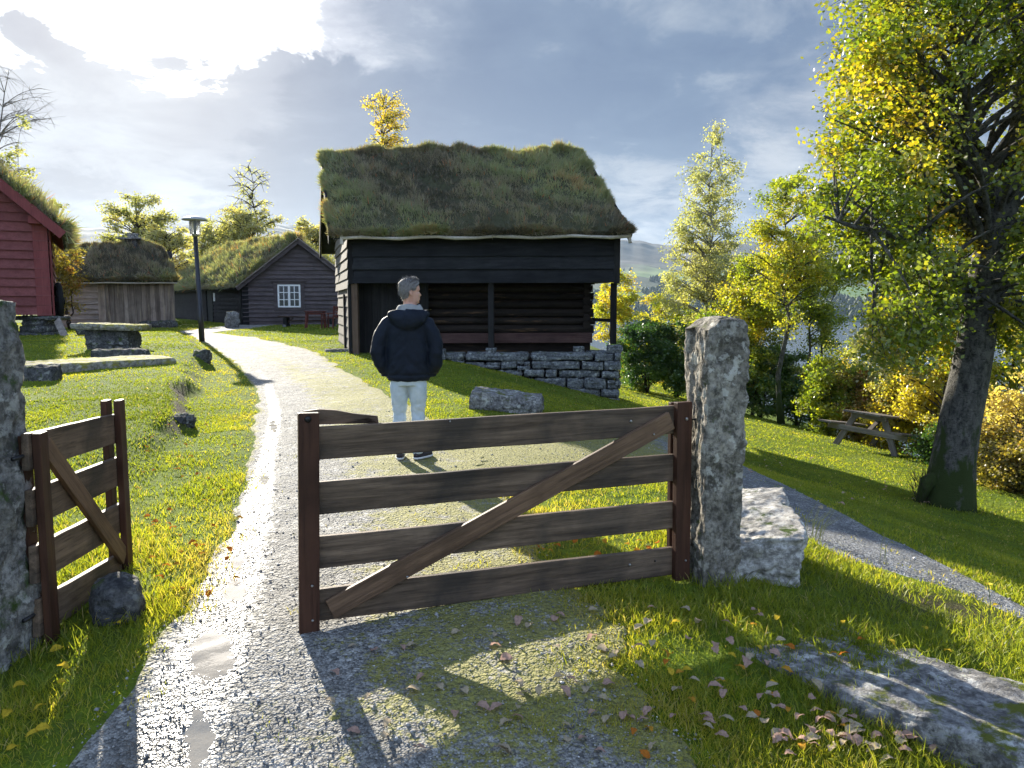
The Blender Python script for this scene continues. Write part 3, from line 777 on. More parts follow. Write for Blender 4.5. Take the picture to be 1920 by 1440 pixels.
m = MB(); a = V2(V2(lw0, fd, -.1), fn, .13); b = V2(V2(lw1, fd, .02), fn, .13)
m.bar((*a, zs + .20), (*b, zs + .23), .26, .25); 
sub(m.build('sill_beam', M_SILL, bevel=.012), root)
m = MB(); pp0 = V2(V2(FL, fd, .2), sd_, .5); pp1 = V2(V2(FL, fd, 2.05), sd_, .5)
n = 9
for k in range(n):
    a = V2(pp0, fd, (k + .5) * 1.85 / n); m.bar((*a, zfl), (*a, zl + .05), 1.85 / n - .006, .03, (fn[0], fn[1], 0))
sub(m.build('plank_wall', M_TARV), root)
def post(px0, Y, ztop, zbot, w, mat=M_TARV):
    m = MB(); x = P(px0, 600, Y).x; a = (x, Y)
    m.bar((*a, zbot), (*a, ztop), w, w, (fn[0], fn[1], 0)); return sub(m.build('post', mat, bevel=.01), root)
mwood = mat_wood('bare_post_wood', (.10, .065, .045), (.20, .135, .095), 'z', 9, .7, .3, stain=.3)
post(667, 19.085, zl, zfoot, .15, mwood)
post(921, 18.897, zl, P(921, 652, 18.854).z, .14)
post(1150, 18.725, zl, P(1150, 645, 18.725).z, .15)
m = MB(); zz = P(1140, 600, 18.768).z
m.bar((*V2(lw1, fd, .0), zz), (P(1150, 600, 18.768).x, 18.768, zz - .01), .07, .08); sub(m.build('gallery_rail', M_TARV), root)
# floor shadow box behind the log wall (the room itself)
m = MB(); a0, a1 = V2(V2(lw0, fd, -1.6), sd_, .06), V2(lw1, sd_, .06); b0, b1 = V2(V2(lw0, fd, -1.6), sd_, 4.0), V2(lw1, sd_, 4.0)
m.hexa([(*a0, zs - .9), (*a1, zs - .9), (*b1, zs - .9), (*b0, zs - .9), (*a0, zl), (*a1, zl), (*b1, zl), (*b0, zl)])
sub(m.build('room_body', M_LOG), root)
# foundation of dry laid stones, with flat stones under the posts
def drywall(root, p0, p1, ztop, zbot0, zbot1, thick, name='stone_base', seed=1, rows=5):
    r = random.Random(seed); allv = []; allf = []; off = 0
    L = math.hypot(p1[0] - p0[0], p1[1] - p0[1]); d = norm2((p1[0] - p0[0], p1[1] - p0[1])); nn = (d[1], -d[0])
    z = ztop; zmin = min(zbot0, zbot1) - .1; row = 0
    while z > zmin:
        h = [.22, .24, .21, .25, .22, .23, .2, .2][row % 8] * r.uniform(.9, 1.1)
        u = -r.random() * .3
        while u < L:
            lu = r.uniform(.25, .55) if r.random() < .55 else r.uniform(.6, 1.25)
            if row == 0: lu *= 1.35
            u1 = min(u + lu, L + r.uniform(.0, .05)); uc = (u + u1) / 2
            ww = max(u1 - u, .12)
            hh = h * r.uniform(.85, 1.0); zb = z - h + (h - hh) * r.random()
            gb = zbot0 + (zbot1 - zbot0) * max(0, min(1, uc / L))
            subs = [(zb, hh, u, ww)]
            if r.random() < .28 and row > 0: subs = [(zb, hh * .5, u, ww), (zb + hh * .52, hh * .46, u, ww * .55), (zb + hh * .52, hh * .46, u + ww * .57, ww * .42)]
            for (sb, sh, su, sw) in subs:
                if sb + sh < gb - .12: continue
                v, f = rock_mesh((sw * .985, thick, sh * .97), r.randint(0, 999), sub=3, rough=.17, boxy=.80, fine=.014)
                sb += r.uniform(-.02, .02)
                jt = r.uniform(-.05, .04); ty = r.uniform(-.03, .03)
                X = v[:, 0] + su + sw / 2; Yv = v[:, 1] + jt + ty * v[:, 0]
                allv.append(np.stack([p0[0] + d[0] * X + nn[0] * -Yv, p0[1] + d[1] * X + nn[1] * -Yv, v[:, 2] + sb], 1)); allf.append(f + off); off += len(v)
            u = u1 + r.uniform(.004, .02)
        z -= h; row += 1
    return mesh_np(name, np.concatenate(allv), np.concatenate(allf), M_DRYWALL, root, smooth=True)
fw0 = V2(V2(FL, fd, 1.5), fn, .05); fw1 = V2(V2(FL, fd, WID + .12), fn, .12)
zft = P(1000, 660, 18.683).z
zb0 = zg1(*fw0); zb1 = zg1(*fw1)
sub(drywall(None, V2(fw0, sd_, .25), V2(fw1, sd_, .25), zft, zb0, zb1, .55, seed=4), root)
e0_ = V2(V2(fw1, sd_, .75), fd, -.27)
sub(drywall(None, e0_, V2(e0_, sd_, 4.4), zft - .02, zg1(*e0_), zg1(*V2(e0_, sd_, 4.4)), .5, seed=9), root)
for (px, py, Y, sz) in ((668, 672, 18.983, (.34, .3, .2)), (921, 657, 18.811, (.26, .24, .12)), (1152, 654, 18.640, (.36, .34, .18)), (1085, 654, 18.683, (.26, .25, .12)), (822, 664, 18.768, (.36, .35, .25))):
    p = P(px, py, Y)
    sub(rock('footing_stone', sz, int(px), M_DRYWALL, (p.x, p.y, p.z - sz[2] * .5), sub=3, boxy=.85, rough=.1), root)
# roof: boards, bargeboards, eave pole, turf
sl = (rz - ze) / mid
def rp(u, s):  # height of the roof boards at distance s from the front wall
    ss = s if s <= mid else DEP - s
    return (*roofpt(u, s), ze + .05 + sl * ss)
uo0, uo1, so_ = -ov + .10, WID + ovr - .20, .36
m = MB()
for (s0, s1) in ((-so_, mid), (DEP + so_, mid)):
    a, b, c_, d_ = rp(uo0, s0), rp(uo1, s0), rp(uo1, s1), rp(uo0, s1)
    dz = .06
    m.hexa([(p[0], p[1], p[2] - dz) for p in (a, b, c_, d_)] + [a, b, c_, d_])
sroof = sub(m.build('roof', M_TAR), root)
def subr(o, par, rt):   # sub-part in world coordinates under a part that already undoes the root
    o.parent = par; o.matrix_parent_inverse = Matrix.Identity(4); return o
# sroof has world vertices and a parent inverse that cancels its root, so children can keep world vertices too
def under(o, par): o.parent = par; return o
t1, h1 = turf_roof(None, rp(uo0 - .02, -so_ - .05), rp(uo1 + .03, -so_ - .05), rp(uo0 - .02, mid + .05), rp(uo1 - .10, mid + .05), .20, 11, nspr=64000, hl=(.06, .25), bw=.014, tone=(.45, .14), rough=.17, grad=.22)
under(t1, sroof); under(h1, sroof)
t2, h2 = turf_roof(None, rp(uo1, DEP + so_), rp(uo0, DEP + so_), rp(uo1 - .1, mid), rp(uo0, mid), .20, 13, nspr=9000, hl=(.08, .22), bw=.016)
under(t2, sroof); under(h2, sroof)
m = MB()
for (s0, s1) in ((-so_ - .05, mid + .05), (DEP + so_ + .05, mid - .05)):
    for (uu, hh) in ((uo0 - .04, .34), (uo1 + .02, .22)):
        m = MB(); a, b = Vector(rp(uu, s0)), Vector(rp(uu, s1)); m.bar(a + Vector((0, 0, -.02)), b + Vector((0, 0, -.02)), .05, hh, (0, 0, 1))
        under(m.build('bargeboard', M_TAR), sroof)
m = MB(); pts = []
for k in range(16):
    u = uo0 + .28 + (uo1 - uo0 - .28) * k / 15
    q = Vector(rp(u, -so_ - .09)); pts.append(q + Vector((0, 0, .02 + .022 * math.sin(k * 1.7))))
m.tube(pts, [.038 + .006 * math.sin(k * 2.3) for k in range(16)], 8)
for u in (uo0 + .25, uo1 - .02):
    q = Vector(rp(u, -so_ - .05)); m.bar(q + Vector((0, 0, .10)), q + Vector((.02, -.04, -.16)), .06, .07, (1, 0, 0))
under(m.build('eave_pole', M_BIRCHPOLE), sroof)
# step stone by the side door
p = hit(650, 659); 
tag(rock('step_stone', (.8, .4, .12), 31, M_SLAB, (p[0] - .2, p[1] + .2, zg1(*p) - .05), .3, boxy=.8, sub=4), 'flat grey step stone lying in the grass by the sunlit side wall of the storehouse', 'stone')
# ================================================================= RED HOUSE
A28 = math.radians(29.6)
rc = P(98, 590, 23.0); RC = (rc.x, rc.y); zrb = rc.z; zre = P(100, 418, 23.0).z
rdep = (-math.sin(A28), math.cos(A28)); rfr = (-math.cos(A28), -math.sin(A28))     # back and leftwards along the front
red = thing('red_house', 'red boarded house raised on stacked stones with wild turf roof', 'building', (RC[0] - 3, RC[1] + 2, zg1(RC[0] - 3, RC[1] + 2)))
RW, RD = 6.4, 7.0
rfn = (rdep[0] * -1, rdep[1] * -1); rsn = (-rfr[0], -rfr[1])
zrr = zre + RW / 2 * .93
m = MB(); e = V2(RC, rfr, RW)
def rlim(z):
    if z <= zre: return (0, 1)
    k = (z - zre) / (zrr - zre) * .5
    return (k, 1 - k)
clap(m, RC, e, zrb, zrr - .1, .265, rfn, .06, .03, rlim)
sub(m.build('front_wall', M_RED), red)
m = MB(); clap(m, RC, V2(RC, rdep, RD), zrb, zre, .265, rsn, .05, .025)
sub(m.build('side_wall', M_RED), red)
m = MB(); a = V2(V2(RC, rfr, .19), rfn, .06); m.bar((*a, zrb - .03), (*a, zre + .12), .38, .05, (rfn[0], rfn[1], 0))
sub(m.build('corner_board', M_REDV, bevel=.006), red); m = MB()
a = V2(V2(RC, rsn, .05), rdep, .1); m.bar((*a, zrb - .03), (*a, zre - .05), .22, .05, (rsn[0], rsn[1], 0))
sub(m.build('corner_board', M_REDV, bevel=.006), red)
m = MB(); q = [RC, e, V2(e, rdep, RD), V2(RC, rdep, RD)]
m.hexa([(*p, zrb) for p in q] + [(*p, zre) for p in q])
ap0 = V2(RC, rfr, RW / 2); ap1 = V2(ap0, rdep, RD)
m.add([(*q[0], zre), (*q[1], zre), (*ap0, zrr - .05), (*q[3], zre), (*q[2], zre), (*ap1, zrr - .05)], [(0, 1, 2), (3, 5, 4), (0, 2, 5, 3), (1, 4, 5, 2)])
sub(m.build('house_body', M_RED), red)
sl2 = (zrr - zre) / (RW / 2)
def rr_(s, t):   # s: distance left from right wall, t: depth
    ss = s if s < RW / 2 else RW - s
    return (*V2(V2(RC, rfr, s), rdep, t), zre + .03 + sl2 * ss)
m = MB()
for (s0, s1) in ((-.36, RW / 2), (RW + .36, RW / 2)):
    a, b, c_, d_ = rr_(s0, -.45), rr_(s0, RD + .4), rr_(s1, RD + .4), rr_(s1, -.45)
    m.hexa([(p[0], p[1], p[2] - .10) for p in (a, b, c_, d_)] + [a, b, c_, d_])
rroof = sub(m.build('roof', M_REDV), red)
m = MB()
for (s0, s1) in ((-.40, RW / 2), (RW + .40, RW / 2)):
    a, b = Vector(rr_(s0, -.48)), Vector(rr_(s1, -.48)); m = MB(); m.bar(a - Vector((0, 0, .03)), b - Vector((0, 0, .03)), .05, .26); under(m.build('bargeboard', M_REDV), rroof)
m = MB(); a = V2(V2(RC, rfr, .3), rfn, .28); m.bar((*V2(a, rfn, -.3), zre + .05), (*V2(a, rfn, .1), zre + .05), .3, .22); under(m.build('roof_beam', M_REDV), rroof)
for (s0, s1, sd2, ns) in ((-.38, RW / 2, 21, 16000), (RW + .36, RW / 2, 23, 5000)):
    t_, h_ = turf_roof(None, rr_(s0, -.42), rr_(s0, RD + .4), rr_(s1, -.42), rr_(s1, RD + .4), .26, sd2, nspr=ns, hl=(.2, .55), bw=.022, tone=(.42, .22), rough=.35)
    under(t_, rroof); under(h_, rroof)
# stacked stones carrying the corner
def stone_stack(name, label, px, py, Y, sizes, seed, mats=M_DARKST):
    p = P(px, py, Y); z = zg1(p.x, p.y) - .1
    t = thing(name, label, 'stone stack', (p.x, p.y, z)); r = random.Random(seed); zz = 0
    for (sx_, sy_, sz_) in sizes:
        rock('stone', (sx_, sy_, sz_), r.randint(0, 999), mats, (r.uniform(-.06, .06), r.uniform(-.05, .05), zz), r.uniform(-.2, .2), parent=t, sub=4, boxy=.75, rough=.12); zz += sz_ * .93
    return t
hst = zrb - zg1(rc.x - .4, 23.2) + .1
stone_stack('stone_stack', 'stack of flat dark stones carrying the corner of the red house', 78, 600, 23.25, [(1.0, .9, hst * .26), (.95, .8, hst * .27), (.75, .8, hst * .30), (1.25, 1.0, hst * .17)], 3)
stone_stack('stone_stack', 'stack of stones under the far left front of the red house', -60, 600, 22.3, [(1.0, .9, hst * .3), (.8, .8, hst * .4), (1.2, 1.0, hst * .3)], 5)
# wooden wheel and leaning plank by the corner
wl = P(103, 565, 23.6)
wh = thing('cartwheel', 'dark spoked wooden wheel leaning on the side wall of the red house', 'wheel', (wl.x + .12, wl.y, wl.z), A28 + PI / 2 + .12)
def torus(mb, R, r, n=28, k=8, ax='y'):
    vs = []; fs = []
    for i in range(n):
        for j in range(k):
            a = 2 * PI * i / n; b = 2 * PI * j / k
            x = (R + r * math.cos(b)) * math.cos(a); z = (R + r * math.cos(b)) * math.sin(a); y = r * 1.3 * math.sin(b)
            vs.append((x, y, z))
    for i in range(n):
        for j in range(k):
            fs.append((i * k + j, ((i + 1) % n) * k + j, ((i + 1) % n) * k + (j + 1) % k, i * k + (j + 1) % k))
    mb.add(vs, fs)
m = MB(); torus(m, .52, .06); m.build('rim', M_TARV, wh, True)
m = MB(); m.tube([(0, -.16, 0), (0, .16, 0)], [.10, .08], 12); m.build('hub', M_TARV, wh)
for k in range(8):
    t = 2 * PI * k / 8; m = MB(); m.bar((math.cos(t) * .08, 0, math.sin(t) * .08), (math.cos(t) * .5, 0, math.sin(t) * .5), .05, .04, (0, 1, 0)); m.build('spoke', M_TARV, wh)
m = MB(); a = P(107, 600, 23.0); b = P(122, 626, 22.6); m.bar(a, (b.x, b.y, zg1(b.x, b.y) - .05), .20, .07, (0, -1, 0))
tag(m.build('leaning_plank', M_GREYH, bevel=.005), 'short grey plank leaning against the stone stack of the red house', 'plank')
# ================================================================= GREY SHED
SY = 33.5
sl0 = P(92, 600, SY); sr0 = P(329, 600, SY + .5)
shed = thing('grey_shed', 'low weathered grey shed of boards and upright planks under a brown turf roof', 'building', ((sl0.x + sr0.x) / 2, SY + 2, .6))
SA = (sl0.x, SY); SB = (sr0.x, SY + .5); sdir = norm2((SB[0] - SA[0], SB[1] - SA[1])); sfn = (sdir[1], -sdir[0]); sbk = (-math.sin(math.radians(27)), math.cos(math.radians(27)))
SW = math.hypot(SB[0] - SA[0], SB[1] - SA[1]); zs1 = P(200, 521, SY).z; zs0 = zg1((SA[0] + SB[0]) / 2, SY) - .15
u1 = (P(183, 600, SY).x - SA[0]) / (SB[0] - SA[0]) * SW; u2 = (P(196, 600, SY).x - SA[0]) / (SB[0] - SA[0]) * SW
m = MB(); clap(m, SA, V2(SA, sdir, u1), zs0, zs1, .24, sfn, .06, .03); sub(m.build('board_wall', M_GREYH), shed)
m = MB(); u = u2 - (u2 - u1) ; 
a = V2(V2(SA, sdir, (u1 + u2) / 2), sfn, .07); m.bar((*a, zs0), (*a, zs1), u2 - u1, .05, (sfn[0], sfn[1], 0)); sub(m.build('corner_board', M_GREYV), shed)
m = MB(); u = u2 + .01
while u < SW - .02:
    w_ = min(random.uniform(.15, .26), SW - u); a = V2(V2(SA, sdir, u + w_ / 2), sfn, .03 + random.choice((0, .022)))
    lean = random.uniform(-.03, .03); b = V2(a, sdir, lean)
    m.bar((*a, zs0 + random.uniform(-.02, .06)), (*b, zs1), w_ - .006, .025, (sfn[0], sfn[1], 0)); u += w_
sub(m.build('plank_wall', M_GREYV), shed)
m = MB(); q = [SA, SB, V2(SB, sbk, 4.2), V2(SA, sbk, 4.2)]; m.hexa([(*p, zs0) for p in q] + [(*p, zs1) for p in q])
sub(m.build('shed_body', M_GREYV), shed)
zsr = P(200, 462, SY + 2.1).z - .25
def shp(u, s):
    ss = s if s < 2.1 else 4.2 - s
    return (*V2(V2(SA, sdir, u), sbk, s), zs1 + .05 + (zsr - zs1) * ss / 2.1)
m = MB()
for (s0, s1) in ((-.35, 2.1), (4.55, 2.1)):
    a, b, c_, d_ = shp(-.2, s0), shp(SW + .12, s0), shp(SW + .1, s1), shp(-.2, s1)
    m.hexa([(p[0], p[1], p[2] - .06) for p in (a, b, c_, d_)] + [a, b, c_, d_])
shr = sub(m.build('roof', M_TAR), shed)
for (s0, sd2, ns, us) in ((-.4, 41, 20000, (-.35, SW + .15)), (4.6, 43, 4000, (SW + .2, -.35))):
    rl = (us[0], us[1] - .45) if s0 < 0 else (us[0] - .45, us[1])
    t_, h_ = turf_roof(None, shp(us[0], s0), shp(us[1], s0), shp(rl[0], 2.12), shp(rl[1], 2.12), .26, sd2, nspr=ns, hl=(.12, .3), bw=.024, tone=(.22, .15), rough=.3)
    under(t_, shr); under(h_, shr)
m = MB(); m.tube([Vector(shp(u, -.46)) + Vector((0, 0, .0 + .015 * math.sin(u * 3))) for u in np.linspace(-.2, SW + .1, 9)], .035, 7); under(m.build('eave_pole', M_BIRCHPOLE), shr)
cp = Vector(shp(SW * .70, 2.0)); m = MB(); m.box(cp + Vector((0, 0, .22)), (.55, .5, .7)); ch = under(m.build('chimney', M_DARKST, bevel=.02), shr)
m = MB(); m.box(cp + Vector((-.05, 0, .60)), (1.0, .8, .07)); m.box(cp + Vector((0, 0, .74)), (.35, .35, .22)); under(m.build('chimney_slab', M_SLAB, bevel=.02), shr)
# ================================================================= DARK CABIN
CY = 36.5
cl0 = P(457, 612, CY); CA = (cl0.x, CY); cfd = norm2((1, .08)); cfn = (cfd[1], -cfd[0])
CW = 2 * (P(556, 600, CY).x - CA[0]); cdd = norm2((P(328, 600, CY + 9.5).x - CA[0], 9.5)); CD = math.hypot(P(328, 600, CY + 9.5).x - CA[0], 9.5)
csn = (-cdd[1], cdd[0])
cab = thing('dark_cabin', 'dark brown cabin with a white twelve pane window in its gable and turf roof', 'building', (CA[0] + 2, CY + 3, .6))
zc0 = zg1(*CA) - .12; zce = P(457, 532, CY).z; zcr = P(556, 453, CY).z
CB = V2(CA, cfd, CW)
def clim(z):
    if z <= zce: return (0, 1)
    k = (z - zce) / (zcr - zce) * .5
    return (k, 1 - k)
m = MB(); clap(m, CA, CB, zc0 + .1, zcr - .12, .2, cfn, .065, .03, clim); sub(m.build('gable_wall', M_CABIN), cab)
zcel = zce - .05
m = MB(); ud = .57
CDp = V2(CA, cdd, CD)
clap(m, V2(CA, cdd, .2), V2(CA, cdd, CD * .36), zc0 + .1, zce, .2, csn, .06, .03)
clap(m, V2(CA, cdd, CD * .46), CDp, zc0 + .15, zce, .2, csn, .06, .03); sub(m.build('side_wall', M_CABINS), cab)
m = MB(); a = V2(V2(CA, cfd, .14), cfn, .06); m.bar((*a, zc0), (*a, zce + .1), .28, .05, (cfn[0], cfn[1], 0)); sub(m.build('corner_board', M_TARV), cab); m = MB(); a = V2(V2(CA, cdd, .12), csn, .06); m.bar((*a, zc0), (*a, zce), .24, .05, (csn[0], csn[1], 0))
sub(m.build('corner_board', M_TARV), cab)
m = MB(); q = [CA, CB, V2(CB, cdd, CD), CDp]; m.hexa([(*p, zc0) for p in q] + [(*p, zce) for p in q])
a0 = V2(CA, cfd, CW / 2); a1 = V2(a0, cdd, CD); m.add([(*q[0], zce), (*q[1], zce), (*a0, zcr - .1), (*q[3], zce), (*q[2], zce), (*a1, zcr - .1)], [(0, 1, 2), (3, 5, 4), (0, 2, 5, 3), (1, 4, 5, 2)])
sub(m.build('cabin_body', M_CABINS), cab)
m = MB(); a = V2(V2(CA, cdd, CD * .41), csn, .03); m.bar((*a, zc0 + .1), (*a, zce - .05), .85, .04, (csn[0], csn[1], 0)); dr = sub(m.build('door', mat_plain('door_wood', (.012, .013, .015), .7)), cab)
m = MB()
for k in (.365, .455):
    a = V2(V2(CA, cdd, CD * k), csn, .05); m.bar((*a, zc0 + .1), (*a, zce - .02), .12, .08, (csn[0], csn[1], 0))
under(m.build('door_frame', M_TARV), dr)
m = MB(); a = V2(V2(CA, cdd, CD * .335), csn, .09); zz = P(412, 557, CY + 3).z; m.box((*a, zz), (.22, .03, .42), Matrix.Rotation(math.atan2(cdd[1], cdd[0]), 3, 'Z'))
tag(m.build('notice_board', M_WHITE), 'small white notice fixed beside the dark door of the cabin', 'sign')
# window
w0 = (P(522, 560, CY).x - CA[0]); w1 = (P(561, 560, CY).x - CA[0]); wz0 = P(540, 575, CY).z; wz1 = P(540, 535, CY).z
def cw(u, o): return V2(V2(CA, cfd, u), cfn, o)
m = MB(); mm = (w0 + w1) / 2; b_ = .06
for (u, z0_, z1_) in ((w0, wz0, wz1), (mm, wz0, wz1), (w1, wz0, wz1)): a = cw(u, .11); m.bar((*a, z0_), (*a, z1_), .075 if u != mm else .10, .05, (cfn[0], cfn[1], 0))
for z_ in (wz0, wz1): m.bar((*cw(w0 - .03, .11), z_), (*cw(w1 + .03, .11), z_), .052, .07)
for k in (1, 2): z_ = wz0 + (wz1 - wz0) * k / 3; m.bar((*cw(w0, .11), z_), (*cw(w1, .11), z_), .03, .035)
for k in (.25, .75): a = cw(w0 + (w1 - w0) * k, .108); m.bar((*a, wz0), (*a, wz1), .035, .03, (cfn[0], cfn[1], 0))
win = sub(m.build('window', M_WHITE), cab)
m = MB(); m.bar((*cw(w0, .085), (wz0 + wz1) / 2), (*cw(w1, .085), (wz0 + wz1) / 2), .02, wz1 - wz0); under(m.build('pane', M_GLASSD), win)
m = MB()
for u in (w0 - .14, w1 + .14): a = cw(u, .08); m.bar((*a, wz0 - .18), (*a, wz1 + .16), .17, .05, (cfn[0], cfn[1], 0))
m.bar((*cw(w0 - .05, .08), wz0 - .11), (*cw(w1 + .05, .08), wz0 - .11), .05, .14); m.bar((*cw(w0 - .05, .08), wz1 + .11), (*cw(w1 + .05, .08), wz1 + .11), .05, .13); m.bar((*cw(w0 - .33, .10), wz1 + .2), (*cw(w1 + .33, .10), wz1 + .2), .1, .04)
under(m.build('frame', M_CABIN), win)
slc = (zcr - zce) / (CW / 2)
def crp(s, t):
    ss = s if s < CW / 2 else CW - s
    return (*V2(V2(CA, cfd, s), cdd, t), zce + .06 + slc * ss)
m = MB()
for (s0, s1) in ((-.32, CW / 2), (CW + .32, CW / 2)):
    a, b, c_, d_ = crp(s0, -.3), crp(s0, CD + .3), crp(s1, CD + .3), crp(s1, -.3)
    m.hexa([(p[0], p[1], p[2] - .07) for p in (a, b, c_, d_)] + [a, b, c_, d_])
cro = sub(m.build('roof', M_CABINS), cab)
m = MB()
for (s0, s1) in ((-.36, CW / 2), (CW + .36, CW / 2)):
    a, b = Vector(crp(s0, -.34)), Vector(crp(s1, -.34)); m = MB(); m.bar(a - Vector((0, 0, .03)), b - Vector((0, 0, .03)), .05, .2); under(m.build('bargeboard', M_CABIN), cro)
m = MB()
for (s0, s1) in ((-.40, CW / 2), (CW + .40, CW / 2)):
    a, b = Vector(crp(s0, -.37)), Vector(crp(s1, -.37)); m = MB(); m.bar(a + Vector((0, 0, .09)), b + Vector((0, 0, .09)), .16, .04); under(m.build('verge_board', M_GREYH), cro)
for (s0, s1, sd2, ns) in ((-.34, CW / 2, 51, 22000), (CW + .34, CW / 2, 53, 4000)):
    t_, h_ = turf_roof(None, crp(s0, -.28), crp(s0, CD + .3), crp(s1, -.28), crp(s1, CD + .3), .22, sd2, nspr=ns, hl=(.15, .4), bw=.028, tone=(.72, .14), rough=.3)
    under(t_, cro); under(h_, cro)
m = MB(); m.tube([Vector(crp(-.38, t)) + Vector((0, 0, .0 + .02 * math.sin(t * 2))) for t in np.linspace(-.2, CD, 10)], .04, 7); under(m.build('eave_pole', M_TARV), cro)
# ================================================================= GATES
def plank(name, a, b, w, h, mat, parent=None, up=(0, 0, 1), bevel=.004, ends=None, wob=.0):
    """a board from a to b whose own X axis runs along it; w = thickness (side), h = height (up)"""
    a = Vector(a); b = Vector(b); d = b - a; L = d.length; d.normalize(); up = Vector(up)
    sd = up.cross(d).normalized(); u = d.cross(sd)
    m = MB(); r = random.random(); n = 7 if wob else 1
    vs = []; fs = []
    for i in range(n + 1):
        x = L * i / n; e0 = random.uniform(-wob, wob); e1 = random.uniform(-wob, wob)
        vs += [(x, -w / 2, -h / 2 + e0), (x, w / 2, -h / 2 + e0), (x, w / 2, h / 2 + e1), (x, -w / 2, h / 2 + e1)]
    for i in range(n):
        for k in range(4): k2 = (k + 1) % 4; fs.append((i * 4 + k, i * 4 + k2, i * 4 + 4 + k2, i * 4 + 4 + k)[::-1])
    fs.append((0, 1, 2, 3)); fs.append((n * 4 + 3, n * 4 + 2, n * 4 + 1, n * 4))
    m.add(vs, fs, r)
    o = m.build(name, mat, parent, bevel=bevel)
    M = Matrix((d, sd, u)).transposed().to_4x4(); M.translation = a
    o.matrix_basis = M
    return o
def gate_root(name, label, A, B):
    ang = math.atan2(B[1] - A[1], B[0] - A[0])
    t = thing(name, label, 'gate', (A[0], A[1], zg1(*A)), ang)
    Mi = (Matrix.Translation(t.location) @ Matrix.Rotation(ang, 4, 'Z')).inverted()
    return t, (lambda p: Mi @ Vector(p))
gA = hit(577, 1180); gB = hit(1274, 1083)
gate, gl = gate_root('wooden_gate', 'wide closed field gate of brown boards with one diagonal brace', gA, gB)
def gp(px, py):     # point on the gate plane seen at a pixel (used once, to measure the gate)
    dx, fw, up = ray(px, py); k = dx / fw
    dX, dY = gB[0] - gA[0], gB[1] - gA[1]
    s = (k * gA[1] - gA[0]) / (dX - k * dY); Y = gA[1] + s * dY
    return gl((dx * Y / fw, Y, EYE + up * Y / fw))
for (a0, a1, b0, b1) in ((801, 862, 760, 812), (905, 964, 849, 901), (1007, 1066, 937, 989), (1105, 1164, 1023, 1075)):
    l0, l1 = gp(588, a0), gp(588, a1); r0, r1 = gp(1272, b0), gp(1272, b1)
    plank('rail', ((l0.x), .0, (l0.z + l1.z) / 2), ((r0.x), .0, (r0.z + r1.z) / 2), .034, (l0.z - l1.z + r0.z - r1.z) / 2, M_GATE, gate, bevel=.005, wob=.0025)
t0, t1 = gp(577, 772), gp(580, 1180); pl_ = plank('stile', (t1.x - .004, -.036, t1.z), (t0.x, -.036, t0.z), .045, .098, M_BRACE, gate, up=(1, 0, 0), bevel=.004)
pl_.data.materials[0] = M_GATEX = mat_wood('gate_stile_wood_long', (.035, .016, .010), (.105, .047, .028), 'x', 10, .55, .4, stain=.45, rv=.1, bump=.4)
t0b, t1b = gp(1274.5, 752), gp(1270, 1082); pr_ = plank('stile', (t1b.x, -.036, t1b.z), (t0b.x, -.036, t0b.z), .045, .098, M_GATEX, gate, up=(1, 0, 0), bevel=.004)
for (q0, q1) in ((t0, t1), (t0b, t1b)):
    plank('stile', (q1.x, .036, q1.z + .05), (q0.x, .036, q0.z - .01), .034, .09, M_GATEX, gate, up=(1, 0, 0), bevel=.004)
b0, b1 = gp(617, 1138), gp(1255, 786)
plank('brace', (b0.x, -.033, b0.z), (b1.x - .01, -.033, b1.z), .028, .105, M_BRACE, gate, bevel=.004)
# latch board with its hole, behind the top of the latch stile
m = MB()
ol = [gp(*q) for q in ((572, 774), (600, 770), (632, 772), (665, 778), (712, 783), (714, 797), (640, 798), (572, 800))]
hc = gp(694, 790); hl_ = [(hc.x - .004, hc.z - .012), (hc.x + .008, hc.z - .012), (hc.x + .003, hc.z + .012)]
o2 = [(p.x, p.z) for p in ol]
loop = o2[:5] + [o2[5]] + [hl_[0]] + [hl_[2]] + [hl_[1]] + [hl_[0]] + [o2[5]] + o2[6:]
n = len(loop); y0, y1 = .056, .080
vs = [(x, y0, z) for x, z in loop] + [(x, y1, z) for x, z in loop]
m.add(vs, [tuple(range(n)), tuple(range(2 * n - 1, n - 1, -1))] + [(i, n + i, n + (i + 1) % n, (i + 1) % n) for i in range(n)])
m.build('latch_board', M_GATE, gate)
def bolt(p, parent, r=.011, ax=-1, mat=None):
    m = MB(); m.tube([(p[0], p[1], p[2]), (p[0], p[1] - .006, p[2])], [r, r * .7], 8); m.build('bolt', mat or M_BOLT, parent, True)
for (px, py, r, mt) in ((575, 783, .017, M_IRON), (583, 1091, .007, M_BOLT), (584, 1155, .007, M_BOLT), (1277, 783, .011, M_BOLT)):
    q = gp(px, py); bolt((q.x, -.0595, q.z), gate, r, mat=mt)
for (px, py, r, mt) in ((1180, 789, .009, M_BOLT), (1225, 1050, .006, M_IRON), (1178, 1057, .008, M_BOLT), (842, 789, .005, M_BOLT)):
    q = gp(px, py); bolt((q.x, -.0185, q.z), gate, r, mat=mt)
for (px, py) in ((760, 1076), (1275, 1045), (1258 - 40, 812)):
    q = gp(px, py); bolt((q.x, -.0595 if px > 1260 else -.0475, q.z), gate, .007, mat=M_BOLT)
q = gp(1290, 785); m = MB(); m.tube([(q.x - .01, -.03, q.z), (q.x + .05, -.035, q.z), (q.x + .062, -.035, q.z - .004), (q.x + .066, -.035, q.z - .03)], .006, 7); m.build('hinge_pin', M_IRON, gate, True)
q2 = gp(1290, 1040); m = MB(); m.tube([(q2.x - .01, .0, q2.z), (q2.x + .09, .03, q2.z)], .008, 7); m.build('hinge_pin', M_IRON, gate, True)
